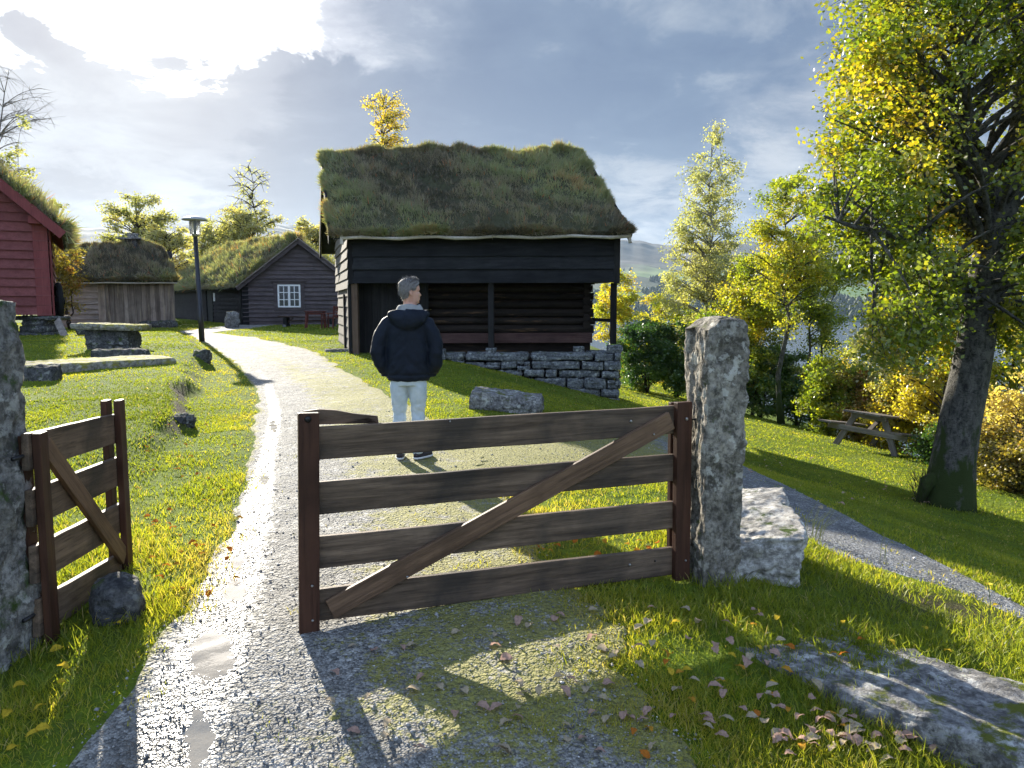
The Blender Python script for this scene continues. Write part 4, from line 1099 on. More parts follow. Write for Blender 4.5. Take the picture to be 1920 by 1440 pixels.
# second leaf, swung open on the left pillar
hA = hit(84, 1200); hB = hit(228, 1066)
leaf, ll = gate_root('wooden_gate', 'narrow gate leaf standing open beside the left stone pillar', hA, hB)
Lf = math.hypot(hB[0] - hA[0], hB[1] - hA[1])
def zz(px, py, Y): return P(px, py, Y).z - zg1(*hA)
for (n0, n1, f0, f1) in ((813, 876, 774, 833), (915, 982, 857, 910), (1021, 1084, 942, 1000), (1118, 1186, 1036, 1090)):
    za, zb_ = zz(85, n0, hA[1]), zz(85, n1, hA[1]); zc_, zd = zz(228, f0, hB[1]), zz(228, f1, hB[1])
    k = (zc_ + zd - za - zb_) / 2 / Lf
    plank('rail', (-.07, 0, (za + zb_) / 2 - .07 * k), (Lf + .01, 0, (zc_ + zd) / 2), .034, (za - zb_ + zc_ - zd) / 2, M_GATE, leaf, bevel=.005, wob=.002)
zt, zb_ = zz(84, 811, hA[1]), zz(84, 1202, hA[1])
plank('stile', (.0, -.037, zb_), (.0, -.037, zt), .036, .085, M_GATEX, leaf, up=(1, 0, 0))
plank('stile', (.0, .037, zb_ + .06), (.0, .037, zt - .01), .036, .085, M_GATEX, leaf, up=(1, 0, 0))
zt2, zb2 = zz(228, 750, hB[1]), zz(228, 1066, hB[1])
plank('stile', (Lf, -.037, zb2), (Lf, -.037, zt2), .036, .085, M_GATEX, leaf, up=(1, 0, 0))
plank('stile', (Lf, .037, zb2 + .03), (Lf, .037, zt2), .036, .085, M_GATEX, leaf, up=(1, 0, 0))
plank('brace', (.05, -.034, zt - .07), (Lf - .05, -.034, zb2 + .09), .028, .10, M_BRACE, leaf)
for zf in (zt - .10, zb_ + .16):
    m = MB(); m.tube([(.02, 0, zf), (-.14, .02, zf)], .010, 7); m.build('hinge_pin', M_IRON, leaf, True)
# ================================================================= PILLARS AND STONES
def pillar(name, label, base, size, seed, mat, rotz, lean=(0, 0), chamfer=0, taper=.0):
    v, f = rock_mesh(size, seed, sub=6, rough=.075, boxy=.93, fine=.012, strat=.0)
    H = size[2]
    z = v[:, 2] / H
    ridg = np.array([mnoise.noise(Vector((p[0] * 16, p[1] * 16, p[2] * 2.2))) for p in v]) * .010
    rad = np.hypot(v[:, 0], v[:, 1]) + 1e-6
    v[:, 0] += v[:, 0] / rad * ridg; v[:, 1] += v[:, 1] / rad * ridg
    k = 1 - taper * z + .05 * np.sin(z * 5 + seed)
    v[:, 0] *= k; v[:, 1] *= k
    if chamfer:
        cut = H - np.clip((-v[:, 0] / size[0] - .08) * chamfer, 0, 1) * .5 - np.clip((v[:, 0] / size[0] - .30) * .22, 0, 1)
        v[:, 2] = np.minimum(v[:, 2], np.maximum(cut, H * .5) + .004 * np.sin(v[:, 0] * 90))
    v[:, 0] += lean[0] * z; v[:, 1] += lean[1] * z
    o = mesh_np(name, v, f, mat, smooth=True); o.location = base; o.rotation_euler = (0, 0, rotz)
    return tag(o, label, 'stone pillar')
pb_ = hit(1340, 1092)
zt_ = P(1335, 594, pb_[1]).z
pillar('stone_pillar', 'rough upright granite gate post right of the wide gate, lichen covered', (pb_[0] + .006, pb_[1] + .10, zg1(*pb_) - .15), (.262, .26, zt_ - zg1(*pb_) + .15), 3, M_STONE, .30, (-.012, 0), .36, .03)
lb = (P(-78, 700, 3.36).x, 3.36)
pillar('stone_pillar', 'rough stone gate post at left edge of the picture, mossy and flaking', (lb[0] - .03, lb[1] + .05, zg1(*lb) - .15), (.34, .42, P(10, 556, 3.36).z - zg1(*lb) + .15), 8, M_STONE_L, -.12, (-.03, 0), .0, .0)
# pale boulder behind the right pillar
bb = hit(1450, 1092)
o = rock('boulder', (.72, .92, .44), 14, M_PALE, (bb[0] - .10, bb[1] + .44, zg1(bb[0], bb[1] + .3) - .07), -.22, (.10, -.04), sub=6, boxy=.80, rough=.20, flat=.75, strat=.012, fine=.010)
tag(o, 'large pale flat topped boulder right behind the granite gate post', 'boulder')
fb = hit(1765, 1322)
o = rock('flat_rock', (.74, 1.75, .26), 17, M_SLAB, (fb[0], fb[1], zg1(*fb) - .165), .70, (-.02, .05), sub=6, boxy=.72, rough=.20, flat=.65, fine=.014)
tag(o, 'long low grey rock slab lying in the grass nearest the camera', 'rock')
sb_ = hit(945, 772)
o = rock('stone_slab', (1.05, .62, .34), 23, M_SLAB, (sb_[0] + .02, sb_[1] + .25, zg1(*sb_) - .07), -.10, (.03, .10), sub=5, boxy=.82, rough=.12, flat=.55)
tag(o, 'single grey stone slab on the shaded grass before the storehouse', 'stone')
rs = hit(207, 1165)
o = rock('round_stone', (.24, .26, .26), 29, M_DARKST, (rs[0], rs[1] + .08, zg1(*rs) - .05), .4, sub=5, boxy=.35, rough=.07, fine=.006)
tag(o, 'round dark stone propping the open narrow gate leaf', 'stone')
ms = hit(140, 695)
o = rock('mossy_slab', (2.7, .95, .30), 33, M_MOSSLAB, (ms[0] + .05, ms[1] + .6, zg1(*ms) - .12), .85, (.03, 0), sub=5, boxy=.8, rough=.12, flat=.7)
tag(o, 'long yellow mossed stone slab lying on the left lawn', 'stone')
q = hit(190, 672)
o = rock('low_stone', (1.1, .5, .25), 35, M_DARKST, (q[0] + .3, q[1] + .2, zg1(*q) - .08), .2, sub=4, boxy=.7); tag(o, 'low dark stone just behind the yellow mossed slab', 'stone')
q = hit(64, 716)
o = rock('low_stone', (.5, .4, .3), 36, M_DARKST, (q[0], q[1] + .2, zg1(*q) - .08), .2, sub=4, boxy=.7); tag(o, 'small grey stone beside the left gate post, by the mossed slab end', 'stone')
# stone table: slab on a block
st = hit(195, 656)
stz = zg1(*st)
tb = thing('stone_table', 'stone table, a thin mossed slab on a dark block of stones', 'stone table', (st[0], st[1] + .4, stz - .1))
rock('base', (1.0, .7, .62), 41, M_DARKST, (.02, 0, 0), .1, parent=tb, sub=5, boxy=.75, rough=.15, strat=.02)
rock('table_top', (1.5, .95, .13), 43, M_MOSSLAB, (0, 0, .56), .05, (0, .03), parent=tb, sub=5, boxy=.85, rough=.15, flat=.4)
q = hit(177, 627); o = rock('low_stone', (.85, .6, .45), 44, M_DARKST, (q[0], q[1], zg1(*q) - .1), 0, sub=4, boxy=.7, rough=.15); tag(o, 'dark block of stone behind the stone table', 'stone')
q = hit(297, 614); o = rock('low_stone', (1.5, .8, .4), 46, M_DARKST, (q[0], q[1], zg1(*q) - .12), .1, sub=4, boxy=.7, rough=.2); tag(o, 'low dark stone lying against the upright planks of the grey shed', 'stone')
q = hit(437, 614); o = rock('leaning_stone', (.55, .3, .8), 47, M_SLAB, (q[0], q[1] - .2, zg1(*q) - .1), .5, (.1, .1), sub=4, boxy=.5, rough=.15); tag(o, 'pointed grey stone standing at the corner of the dark cabin', 'stone')
q = hit(383, 677); o = rock('lawn_stone', (.34, .42, .36), 48, M_DARKST, (q[0] - .1, q[1] + .1, zg1(*q) - .14), .3, sub=4, boxy=.6, rough=.18); tag(o, 'dark stone in the edge of the left lawn below the lamp post', 'stone')
q = hit(345, 790); o = rock('bank_stone', (.26, .24, .17), 49, M_DARKST, (q[0], q[1], zg1(*q) - .08), .3, sub=4, boxy=.6, rough=.18); tag(o, 'grey stone in the worn earth bank beside the wet path', 'stone')
# ================================================================= LAMP POST
lq = hit(379, 640); lz = zg1(*lq); ltop = P(366, 440, lq[1])
lamp = thing('street_lamp', 'slim black lamp post with a flat pale disc shade', 'street lamp', (lq[0], lq[1], lz))
tl = Vector((ltop.x - lq[0], 0, ltop.z - lz))
m = MB(); m.tube([(0, 0, -.1), tl * .32, tl * .325, tl], [.085, .082, .07, .062], 14); m.build('pole', M_POLE, lamp, True)
m = MB(); m.lathe([(.075, -.06), (.10, 0), (.10, .02), (.03, .03)], 18, tl); m.build('collar', M_BOLT, lamp, True)
def mk_glass():
    t = NT('lamp_glass'); p = t.n('ShaderNodeBsdfPrincipled'); p.inputs['Base Color'].default_value = (.85, .85, .8, 1); p.inputs['Roughness'].default_value = .25; p.inputs['Transmission Weight'].default_value = .8; p.inputs['IOR'].default_value = 1.15
    return t.done(p.outputs[0])
m = MB(); m.lathe([(.13, .02), (.145, .22), (.16, .42)], 20, tl); m.build('lamp_glass', mk_glass(), lamp, True)
m = MB(); m.lathe([(.04, .02), (.04, .40)], 10, tl); m.build('bulb', mat_plain('bulb_white', (.8, .78, .7), .4), lamp, True)
for k in range(4):
    t = PI / 4 + PI / 2 * k; m = MB(); m.tube([tl + Vector((.15 * math.cos(t), .15 * math.sin(t), .0)), tl + Vector((.17 * math.cos(t), .17 * math.sin(t), .45))], .010, 6); m.build('strut', M_BOLT, lamp)
m = MB(); m.lathe([(.02, .41), (.36, .43), (.375, .445), (.30, .50), (.12, .545), (.03, .555)], 32, tl); m.build('lamp_shade', mat_plain('shade_grey', (.42, .42, .42), .28, .5, .3), lamp, True)
# ================================================================= PICNIC TABLE
pc = hit(1652, 846); pc = (pc[0], pc[1]); print('table', pc, zg1(*pc))
pic = thing('picnic_table', 'weathered wooden picnic table with two fixed benches on the sloping lawn', 'picnic table', (pc[0], pc[1], zg1(*pc)))
ang = math.radians(33)
ex = Vector((math.cos(ang), math.sin(ang), 0)); ey = Vector((-math.sin(ang), math.cos(ang), 0))
def gs(e): return (zg1(pc[0] + e.x * .7, pc[1] + e.y * .7) - zg1(pc[0] - e.x * .7, pc[1] - e.y * .7)) / 1.4
X = (ex + Vector((0, 0, gs(ex)))).normalized(); Yv = (ey + Vector((0, 0, gs(ey)))); Z = X.cross(Yv).normalized(); Yv = Z.cross(X)
pic.scale = (1.32, 1.32, 1.22); pic.rotation_euler = Matrix((X, Yv, Z)).transposed().to_euler()
for k in range(5): plank('top_board', (-.86, -.30 + .15 * k, .74), (.86, -.30 + .15 * k, .74), .143, .042, M_TABLE, pic)
for s in (-1, 1):
    b_ = thing  # benches: two boards each
    for k in (0, 1): plank('bench_board', (-.88, s * (.64 + .14 * k), .45), (.88, s * (.64 + .14 * k), .45), .135, .042, M_TABLE, pic)
for x in (-.60, .60):
    plank('crossbeam', (x, -.80, .38), (x, .80, .38), .042, .11, M_TABLE, pic)
    plank('top_beam', (x, -.35, .68), (x, .35, .68), .042, .09, M_TABLE, pic)
    for s in (-1, 1): plank('leg', (x + .045, s * .62, -.03), (x + .045, s * .27, .72), .042, .115, M_TABLE, pic, up=(0, s, .5))
for s in (-1, 1): plank('strut', (s * .56, 0, .36), (s * .12, 0, .71), .09, .04, M_TABLE, pic, up=(s, 0, 1))
# ================================================================= TABLES AND CHAIR BY THE CABIN
M_OLDSEAT = mat_wood('garden_seat_wood', (.075, .05, .042), (.17, .12, .10), 'x', 9, .75, .3)
M_REDSEAT = mat_wood('red_seat_wood', (.10, .03, .024), (.20, .07, .055), 'x', 9, .7, .3)
TY = 34.3
a = P(524, 593, TY); b = P(640, 596, TY); tz = zg1((a.x + b.x) / 2, TY)
lt = thing('trestle_table', 'long grey plank table on a split log leg in front of the cabin window', 'table', ((a.x + b.x) / 2, TY, tz))
hx = (b.x - a.x) / 2; th_ = a.z - tz
for k in (-1, 0, 1): plank('top_board', (-hx, .2 * k, th_), (hx, .2 * k, th_ - .04), .19, .05, M_OLDSEAT, lt)
for x in (-hx + .3, hx - .4):
    plank('leg', (x, 0, -.05), (x, 0, th_ - .02), .5, .16, M_TARV, lt, up=(1, 0, 0)); plank('foot', (x, -.4, .05), (x, .4, .05), .14, .12, M_SLAB, lt)
plank('brace', (-hx + .35, 0, th_ - .3), (-hx + .65, 0, th_ - .03), .06, .05, M_OLDSEAT, lt)
for s in (-1,): plank('stretcher', (-hx + .3, .1, .28), (hx - .3, .1, .28), .12, .05, M_OLDSEAT, lt)
def garden_table(px, Y, w, name, label):
    p = P(px, 600, Y); z = zg1(p.x, Y); t = thing(name, label, 'table', (p.x, Y, z), .15)
    for k in range(4): plank('top_board', (-w / 2, -.27 + .18 * k, .70), (w / 2, -.27 + .18 * k, .70), .165, .04, M_REDSEAT, t)
    for x in (-w / 2 + .08, w / 2 - .08):
        for y in (-.28, .28): plank('leg', (x + (.06 if x > 0 else -.06), y, -.03), (x, y, .68), .07, .07, M_REDSEAT, t, up=(1, 0, 0))
    plank('apron', (-w / 2 + .05, -.3, .62), (w / 2 - .05, -.3, .62), .03, .10, M_REDSEAT, t)
garden_table(592, 32.6, .85, 'garden_table', 'small reddish wooden table standing in front of the long plank table')
p = P(619, 610, 32.2); z = zg1(p.x, 32.2); t = thing('garden_chair', 'reddish slatted wooden garden chair close to the storehouse corner', 'chair', (p.x, 32.2, z), -1.9)
for k in range(4): plank('seat_slat', (-.25, -.2 + .13 * k, .44), (.25, -.2 + .13 * k, .44), .11, .03, M_REDSEAT, t)
for s in (-1, 1):
    plank('leg', (s * .25, -.24, -.03), (s * .25, -.24, .62), .05, .05, M_REDSEAT, t, up=(1, 0, 0)); plank('leg', (s * .25, .28, -.03), (s * .25, .36, .95), .05, .05, M_REDSEAT, t, up=(1, 0, 0))
    plank('armrest', (s * .25, -.28, .63), (s * .25, .32, .65), .06, .03, M_REDSEAT, t)
for k in range(4): plank('back_slat', (-.25, .30 + .014 * k, .52 + .12 * k), (.25, .30 + .014 * k, .52 + .12 * k), .025, .09, M_REDSEAT, t)
# ================================================================= PERSON
pq = hit(768, 862)
person = thing('person', 'man in navy hooded jacket and pale jeans walking away on the path, looking right', 'person', (pq[0], pq[1], zg1(*pq) + .014), 0)
def skin_mat():
    t = NT('skin'); v = t.coord(); n = t.noise(v, 40, 4)
    p = t.n('ShaderNodeBsdfPrincipled'); t.l(t.mix(n, (.46, .24, .17), (.58, .33, .24)), p.inputs['Base Color']); p.inputs['Roughness'].default_value = .5
    p.inputs['Subsurface Weight'].default_value = .15; p.inputs['Subsurface Radius'].default_value = (.02, .008, .004)
    return t.done(p.outputs[0])
M_SKIN = skin_mat()
M_HAIR = mat_plain('grey_hair', (.155, .145, .14), .55, .4, var=.6, scale=60)
def cloth(name, c1, c2, rough=.8, sc=9, weave=320, spec=.25, bump=.25):
    t = NT(name); v = t.coord(); a = t.noise(v, sc, 5, .6); b = t.noise(v, weave, 2)
    c = t.mix(t.ramp(a, [(.3, 0), (.7, 1)]), c1, c2)
    return t.done(t.pbsdf(c, rough, t.bump(t.math('ADD', a, t.math('MULTIPLY', b, .4)), bump, .006), spec))
M_JACKET = cloth('navy_jacket', (.004, .007, .013), (.009, .014, .024), .6, 7, spec=.15)
M_JEANS = cloth('pale_denim', (.38, .45, .48), (.52, .58, .60), .85, 11)
M_HOOD = cloth('grey_hood', (.20, .20, .19), (.30, .30, .285), .9, 12)
M_LINING = cloth('hood_lining', (.10, .11, .14), (.16, .17, .2), .8, 12)
M_SHOE = cloth('dark_shoe', (.018, .016, .02), (.04, .035, .04), .6, 12)
M_SOLE = mat_plain('white_sole', (.6, .6, .57), .6)
HX, HY, HZ = .022, .03, 1.585          # chin level origin of the head
yaw = math.radians(66)                # face turned from straight ahead towards the right
fdir = Vector((math.sin(yaw), math.cos(yaw), 0)); rdir = Vector((fdir.y, -fdir.x, 0))
lv = [(-.16, .085, .075, .085), (-.10, .062, .055, .070), (-.05, .058, .052, .070), (-.015, .054, .068, .066), (.008, .050, .092, .066), (.03, .056, .099, .07), (.052, .062, .099, .078), (.072, .066, .097, .086),
      (.09, .069, .095, .093), (.115, .072, .092, .099), (.135, .074, .097, .102), (.155, .075, .098, .104), (.18, .074, .092, .102), (.20, .068, .078, .092), (.218, .054, .058, .072), (.230, .032, .034, .044), (.236, .006, .006, .008)]
lvz = np.array([l[0] for l in lv]); lvw = np.array([l[1] for l in lv]); lvf = np.array([l[2] for l in lv]); lvb = np.array([l[3] for l in lv])
def headr(th, z, off=0.0, feat=True):
    """local (forward, right) offsets of the head surface; th=0 forward"""
    w, f, b = np.interp(z, lvz, lvw), np.interp(z, lvz, lvf), np.interp(z, lvz, lvb)
    c, s = math.cos(th), math.sin(th)
    ax = f if c > 0 else b
    e = .86
    x = ax * math.copysign(abs(c) ** e, c); y = w * math.copysign(abs(s) ** e, s)
    r = math.hypot(x, y)
    if feat:
        g = lambda a0, sa, z0, sz: math.exp(-((th - a0) / sa) ** 2 - ((z - z0) / sz) ** 2)
        nz = .078 if z < .078 else .078
        r += .024 * math.exp(-(th / .16) ** 2) * (math.exp(-((z - .078) / .012) ** 2) if z < .078 else math.exp(-((z - .078) / .030) ** 2))
        r += .005 * g(0, .3, .05, .008) + .004 * g(0, .3, .036, .007) - .005 * g(0, .35, .022, .007) + .006 * g(0, .3, .006, .01)
        r += .006 * math.exp(-((abs(th) - .3) / .3) ** 2 - ((z - .132) / .008) ** 2) - .008 * math.exp(-((abs(th) - .38) / .18) ** 2 - ((z - .115) / .009) ** 2)
        r += .005 * math.exp(-((abs(th) - .7) / .3) ** 2 - ((z - .085) / .018) ** 2)
    r += off
    return r * c if r else 0, r * s
def hpos(th, z, off=0, feat=True):
    l = math.hypot(math.cos(th), math.sin(th))
    a, b = headr(th, z, off, feat)
    p = fdir * a + rdir * b
    k = max(0, min(1, (-z) / .1))
    return Vector((HX + p.x, HY + p.y - .012 * k, HZ + z))
m = MB(); NT_ = 56
zs_ = list(np.linspace(-.16, 0, 10)) + list(np.linspace(.008, .2, 46)) + [.21, .218, .225, .230, .234, .236]
vs = []; fs = []
# trunk under the clothes, then the neck and head: one continuous surface
trunk = [(0, .0, .92, .15, .10), (0, 0, 1.05, .155, .10), (0, 0, 1.25, .17, .11), (0, -.005, 1.38, .16, .10), (.01, .005, 1.425, .10, .085)]
for (cx, cy, z, rx, ry) in trunk:
    for k in range(NT_):
        th = 2 * PI * k / NT_; a = fdir * math.cos(th) + rdir * math.sin(th); vs.append((cx + a.x * rx, cy + a.y * ry, z))
for z in zs_:
    for k in range(NT_):
        th = 2 * PI * k / NT_; th = th - 2 * PI if th > PI else th
        vs.append(hpos(th, z))
nl = len(trunk) + len(zs_)
for i in range(nl - 1):
    for k in range(NT_):
        k2 = (k + 1) % NT_; fs.append((i * NT_ + k2, i * NT_ + k, (i + 1) * NT_ + k, (i + 1) * NT_ + k2))
fs.append(tuple(range(NT_))); fs.append(tuple((nl - 1) * NT_ + k for k in range(NT_ - 1, -1, -1)))
m.add(vs, fs, .5)
# arms and legs under the clothes and hands resting in the pockets
for s in (-1, 1):
    ear = []
    for i in range(9):
        for k in range(10):
            a = PI * i / 8; b = 2 * PI * k / 10
            ex_, ez_, ew = .019 * math.sin(a) * math.cos(b), .033 * math.cos(a), .008 * math.sin(a) * math.sin(b)
            w = .073
            pp = fdir * (-.012 + ex_ - ez_ * .15) + rdir * s * (w + .006 + ew - ex_ * .45)
            ear.append((HX + pp.x, HY + pp.y, HZ + .10 + ez_))
    ef = [(i * 10 + k, i * 10 + (k + 1) % 10, (i + 1) * 10 + (k + 1) % 10, (i + 1) * 10 + k) for i in range(8) for k in range(10)]
    m.add(ear, ef, .5)
body = m.build('body', M_SKIN, person, True)
# hair: cap with a ragged edge plus short strands
m = MB(); vs = []; fs = []; n1, n2 = 72, 22
def hairline(th):
    a = abs(th)
    return float(np.interp(a, [0, .5, .9, 1.15, 1.45, 1.65, 1.8, 2.2, PI], [.188, .186, .165, .125, .118, .135, .095, .045, .030]))
for j in range(n2):
    for k in range(n1):
        th = 2 * PI * k / n1; th = th - 2 * PI if th > PI else th
        z0 = hairline(th); z = z0 + (.2355 - z0) * (j / (n2 - 1)) ** .75
        of = .013 * min(1, j / 3 + .15) * (1.0 + .5 * max(0, (z - .17) / .06)) + .006 * mnoise.noise(Vector((th * 5, z * 60, 2)))
        p = hpos(th, z, of, False); p.z += .014 * max(0, (z - .17) / .06) + .003 * mnoise.noise(Vector((th * 7, z * 80, 5)))
        vs.append(p)
for j in range(n2 - 1):
    for k in range(n1):
        k2 = (k + 1) % n1; fs.append((j * n1 + k2, j * n1 + k, (j + 1) * n1 + k, (j + 1) * n1 + k2))
fs.append(tuple((n2 - 1) * n1 + k for k in range(n1 - 1, -1, -1)))
m.add(vs, fs, .5)
for i in range(1800):
    k = random.randrange(n1); j = min(n2 - 1, int(random.random() ** .8 * n2)); p = Vector(vs[j * n1 + k])
    th = 2 * PI * k / n1; o_ = (fdir * math.cos(th) + rdir * math.sin(th))
    d = (o_ * .6 + Vector((0, 0, .2 + 1.0 * j / n2)) + fdir * .35 * j / n2 + Vector((random.gauss(0, .35), random.gauss(0, .35), random.gauss(0, .35)))).normalized()
    if j < n2 * .4: d = (o_ * .35 + Vector((0, 0, -.8)) - fdir * .4).normalized()
    sdv = d.cross(Vector((random.random(), random.random(), random.random()))).normalized() * .0022
    L = .018 + .016 * random.random() * (j / n2)
    m.add([p - o_ * .004 - sdv, p - o_ * .004 + sdv, p + d * L], [(0, 1, 2)], random.random())
m.build('hair', M_HAIR, person, True)
def wrink(scale, amp, st=1.0):
    return lambda co: amp * (fn3((co.x * scale + co.z * scale * .7 * (1 if co.x > 0 else -1), co.y * scale, co.z * scale * st), 1, 3, 2)) 
# jacket
m = MB()
m.rings([(0, 0, .80, .198, .135, .9), (0, 0, .84, .215, .15, .9), (0, 0, .93, .222, .152, .9), (0, 0, 1.05, .225, .15, .9), (0, 0, 1.18, .228, .148, .9), (0, -.005, 1.30, .23, .142, .9), (0, -.01, 1.38, .22, .13, .9), (.005, -.01, 1.44, .175, .11, .95), (.015, 0, 1.50, .105, .09, 1), (.02, .005, 1.54, .085, .08, 1)], 32)
for s in (-1, 1):
    m.tube([(s * .10, -.01, 1.40), (s * .19, -.015, 1.365), (s * .25, -.035, 1.26), (s * .28, -.05, 1.18), (s * (.298 if s < 0 else .288), -.06, 1.09), (s * .275, -.03, .98), (s * .225, .035, .88)], [.09, .092, .086, .080, .074, .072, .066], 14)
# hood bunched on the upper back
hd = []
for i in range(13):
    for k in range(16):
        a = PI * i / 12; b = 2 * PI * k / 16
        hd.append((.02 + .205 * math.cos(a), -.13 + .072 * math.sin(a) * math.cos(b) - .0 , 1.42 + .105 * math.sin(a) * math.sin(b) + .055 * abs(math.cos(a)) ** 2))
m.add(hd, [(i * 16 + k, i * 16 + (k + 1) % 16, (i + 1) * 16 + (k + 1) % 16, (i + 1) * 16 + k) for i in range(12) for k in range(16)] + [tuple(range(16)), tuple(12 * 16 + k for k in range(15, -1, -1))])
jw = wrink(6, .012, .55); jw2 = wrink(18, .004, .7)
jk = remesh(m, .011, 'jacket', M_JACKET, person, lambda co: jw(co) + jw2(co) - (.010 * math.exp(-((co.z - .865) / .012) ** 2)), 4)
# stiff turned out hood edge on the right shoulder, with its paler lining
m = MB()
m.add([(.08, -.08, 1.50), (.15, -.03, 1.495), (.235, .01, 1.515), (.225, .03, 1.43), (.14, -.02, 1.42), (.06, -.09, 1.44),
       (.08, -.06, 1.505), (.15, -.012, 1.50), (.238, .018, 1.518), (.222, .042, 1.43), (.14, .0, 1.42), (.06, -.07, 1.44)],
      [(0, 1, 4, 5), (1, 2, 3, 4), (11, 10, 7, 6), (10, 9, 8, 7), (0, 6, 7, 1), (1, 7, 8, 2), (2, 8, 9, 3), (3, 9, 10, 4), (4, 10, 11, 5), (5, 11, 6, 0)])
o = m.build('hood_flap', M_JACKET, person, True); o.modifiers.new('s', 'SUBSURF').levels = 2; o.modifiers['s'].render_levels = 2
m = MB(); m.add([(.075, -.085, 1.508), (.145, -.04, 1.504), (.24, .008, 1.524), (.242, .018, 1.518), (.15, .0, 1.515), (.08, -.05, 1.525)], [(0, 1, 4, 5), (1, 2, 3, 4)])
m.build('hood_lining', M_LINING, person, True)
# grey hooded top showing round the neck
m = MB(); vs = []; fs = []
prof = [(.150, 1.455), (.138, 1.49), (.124, 1.52), (.113, 1.548), (.101, 1.568), (.088, 1.574), (.077, 1.562), (.076, 1.54), (.08, 1.50)]
for (r, z) in prof:
    for k in range(28):
        t = 2 * PI * k / 28; bz = -.5 + .5 * math.cos(t + PI / 2 + .3)   # lower in front
        w = 1 + .07 * mnoise.noise(Vector((t * 2.2, z * 20, 3)))
        dip = .045 * max(0, math.sin(t - .2)) 
        vs.append((.02 + r * 1.12 * w * math.cos(t), -.005 + r * w * math.sin(t), z - dip * (z - 1.47) / .12 + .006 * math.sin(3 * t)))
for i in range(len(prof) - 1):
    for k in range(28): fs.append((i * 28 + k, i * 28 + (k + 1) % 28, (i + 1) * 28 + (k + 1) % 28, (i + 1) * 28 + k))
m.add(vs, fs); o = m.build('hooded_top', M_HOOD, person, True); o.modifiers.new('s', 'SUBSURF').render_levels = 1
# jeans
m = MB()
m.rings([(0, 0, .76, .172, .125, .95), (0, 0, .83, .178, .128, .95), (0, 0, .90, .17, .12, .95)], 24)
for s, kx, ax_ in ((-1, -.098, -.092), (1, .092, .088)):
    m.tube([(s * .085, 0, .84), (s * .092, -.005, .74), (s * .094, .0, .62), (kx, .012, .48), (kx, -.005, .38), (ax_, -.02, .24), (ax_, -.025, .13), (ax_, -.02, .055)], [.092, .098, .087, .070, .068, .064, .058, .060], 16)
kw = wrink(13, .009, 1.5)
def jd(co):
    e = math.exp(-((co.z - .45) / .1) ** 2) + math.exp(-((co.z - .12) / .1) ** 2) + .35
    return kw(co) * min(1, e) + .004 * math.sin(co.z * 75 + 4 * co.x) * math.exp(-((co.z - .12) / .07) ** 2)
remesh(m, .010, 'jeans', M_JEANS, person, jd, 2)
# shoes
def shoe(cx, cy, ry, lift):
    M = Matrix.Translation((cx, cy, lift)) @ Matrix.Rotation(ry, 4, 'Z') @ Matrix.Rotation(-.0, 4, 'X')
    m = MB(); m.rings([(0, .07, .0, .043, .135, .75), (0, .07, .022, .047, .14, .75)], 24); m.v = [tuple(M @ Vector(p)) for p in m.v]
    sole = m
    u = MB(); u.rings([(0, .07, .022, .044, .134, .75), (0, .065, .05, .043, .128, .8), (0, .03, .08, .040, .085, .9), (0, -.005, .105, .040, .052, 1)], 24); u.v = [tuple(M @ Vector(p)) for p in u.v]
    o = u.build('shoe', M_SHOE, person, True); sole.build('sole', M_SOLE, o, True)
shoe(-.092, -.03, .12, .0); shoe(.095, -.02, -.62, .0)
# ================================================================= TREES
def mat_bark(name, dark, light, scale=1.0, moss=None):
    t = NT(name); v = t.coord((1, 1, .5)); a = t.noise(v, 6 * scale, 8, .7, .5); b = t.noise(t.coord((1, 1, 3.5)), 9 * scale, 5, .7)
    col = t.mix(t.ramp(a, [(.35, 0), (.62, 1)]), dark, light)
    col = t.mix(t.ramp(b, [(.55, 0), (.63, .85)]), col, tuple(q * .35 for q in dark))
    if moss:
        ge = t.n('ShaderNodeNewGeometry'); sx = t.n('ShaderNodeSeparateXYZ'); t.l(ge.outputs['Position'], sx.inputs[0])
        mz = t.ramp(t.math('SUBTRACT', t.noise(v, 5, 5), t.math('MULTIPLY', t.math('ADD', sx.outputs[2], 1.2), .22)), [(.36, 0), (.46, 1)])
        col = t.mix(mz, col, moss)
    return t.done(t.pbsdf(col, .9, t.bump(t.math('ADD', a, b), 1, .03), .2))
M_BARK = mat_bark('birch_bark_dark', (.030, .028, .025), (.145, .138, .12), 2.2, (.035, .05, .012))
M_BARKP = mat_bark('pale_birch_bark', (.06, .05, .042), (.36, .33, .29), .8)
M_TWIG = mat_plain('twig_bark', (.05, .04, .032), .9, .1)
L_GREEN = mat_leaf('birch_leaf', [(0, (.055, .085, .010)), (.35, (.105, .135, .012)), (.6, (.16, .17, .014)), (.8, (.26, .21, .016)), (1, (.38, .25, .02))], .55, .06, gain=1.55)
L_YG = mat_leaf('yellow_green_leaf', [(0, (.08, .12, .014)), (.35, (.19, .21, .02)), (.7, (.32, .28, .03)), (1, (.46, .30, .03))], .55, .05, gain=1.55)
L_DARK = mat_leaf('dark_shrub_leaf', [(0, (.02, .05, .014)), (.5, (.05, .10, .02)), (.8, (.12, .17, .025)), (1, (.24, .23, .03))], .45, .06, gain=1.55)
L_GOLD = mat_leaf('golden_leaf', [(0, (.22, .20, .025)), (.5, (.36, .29, .035)), (1, (.44, .29, .05))], .6, .05, gain=1.55)
L_PALE = mat_leaf('pale_autumn_leaf', [(0, (.19, .195, .10)), (.5, (.31, .285, .14)), (1, (.40, .31, .12))], .55, .05, gain=1.55)
L_RUST = mat_leaf('bracken_leaf', [(0, (.06, .055, .015)), (.5, (.17, .14, .03)), (.8, (.26, .17, .04)), (1, (.25, .10, .03))], .45, .04, gain=1.55)
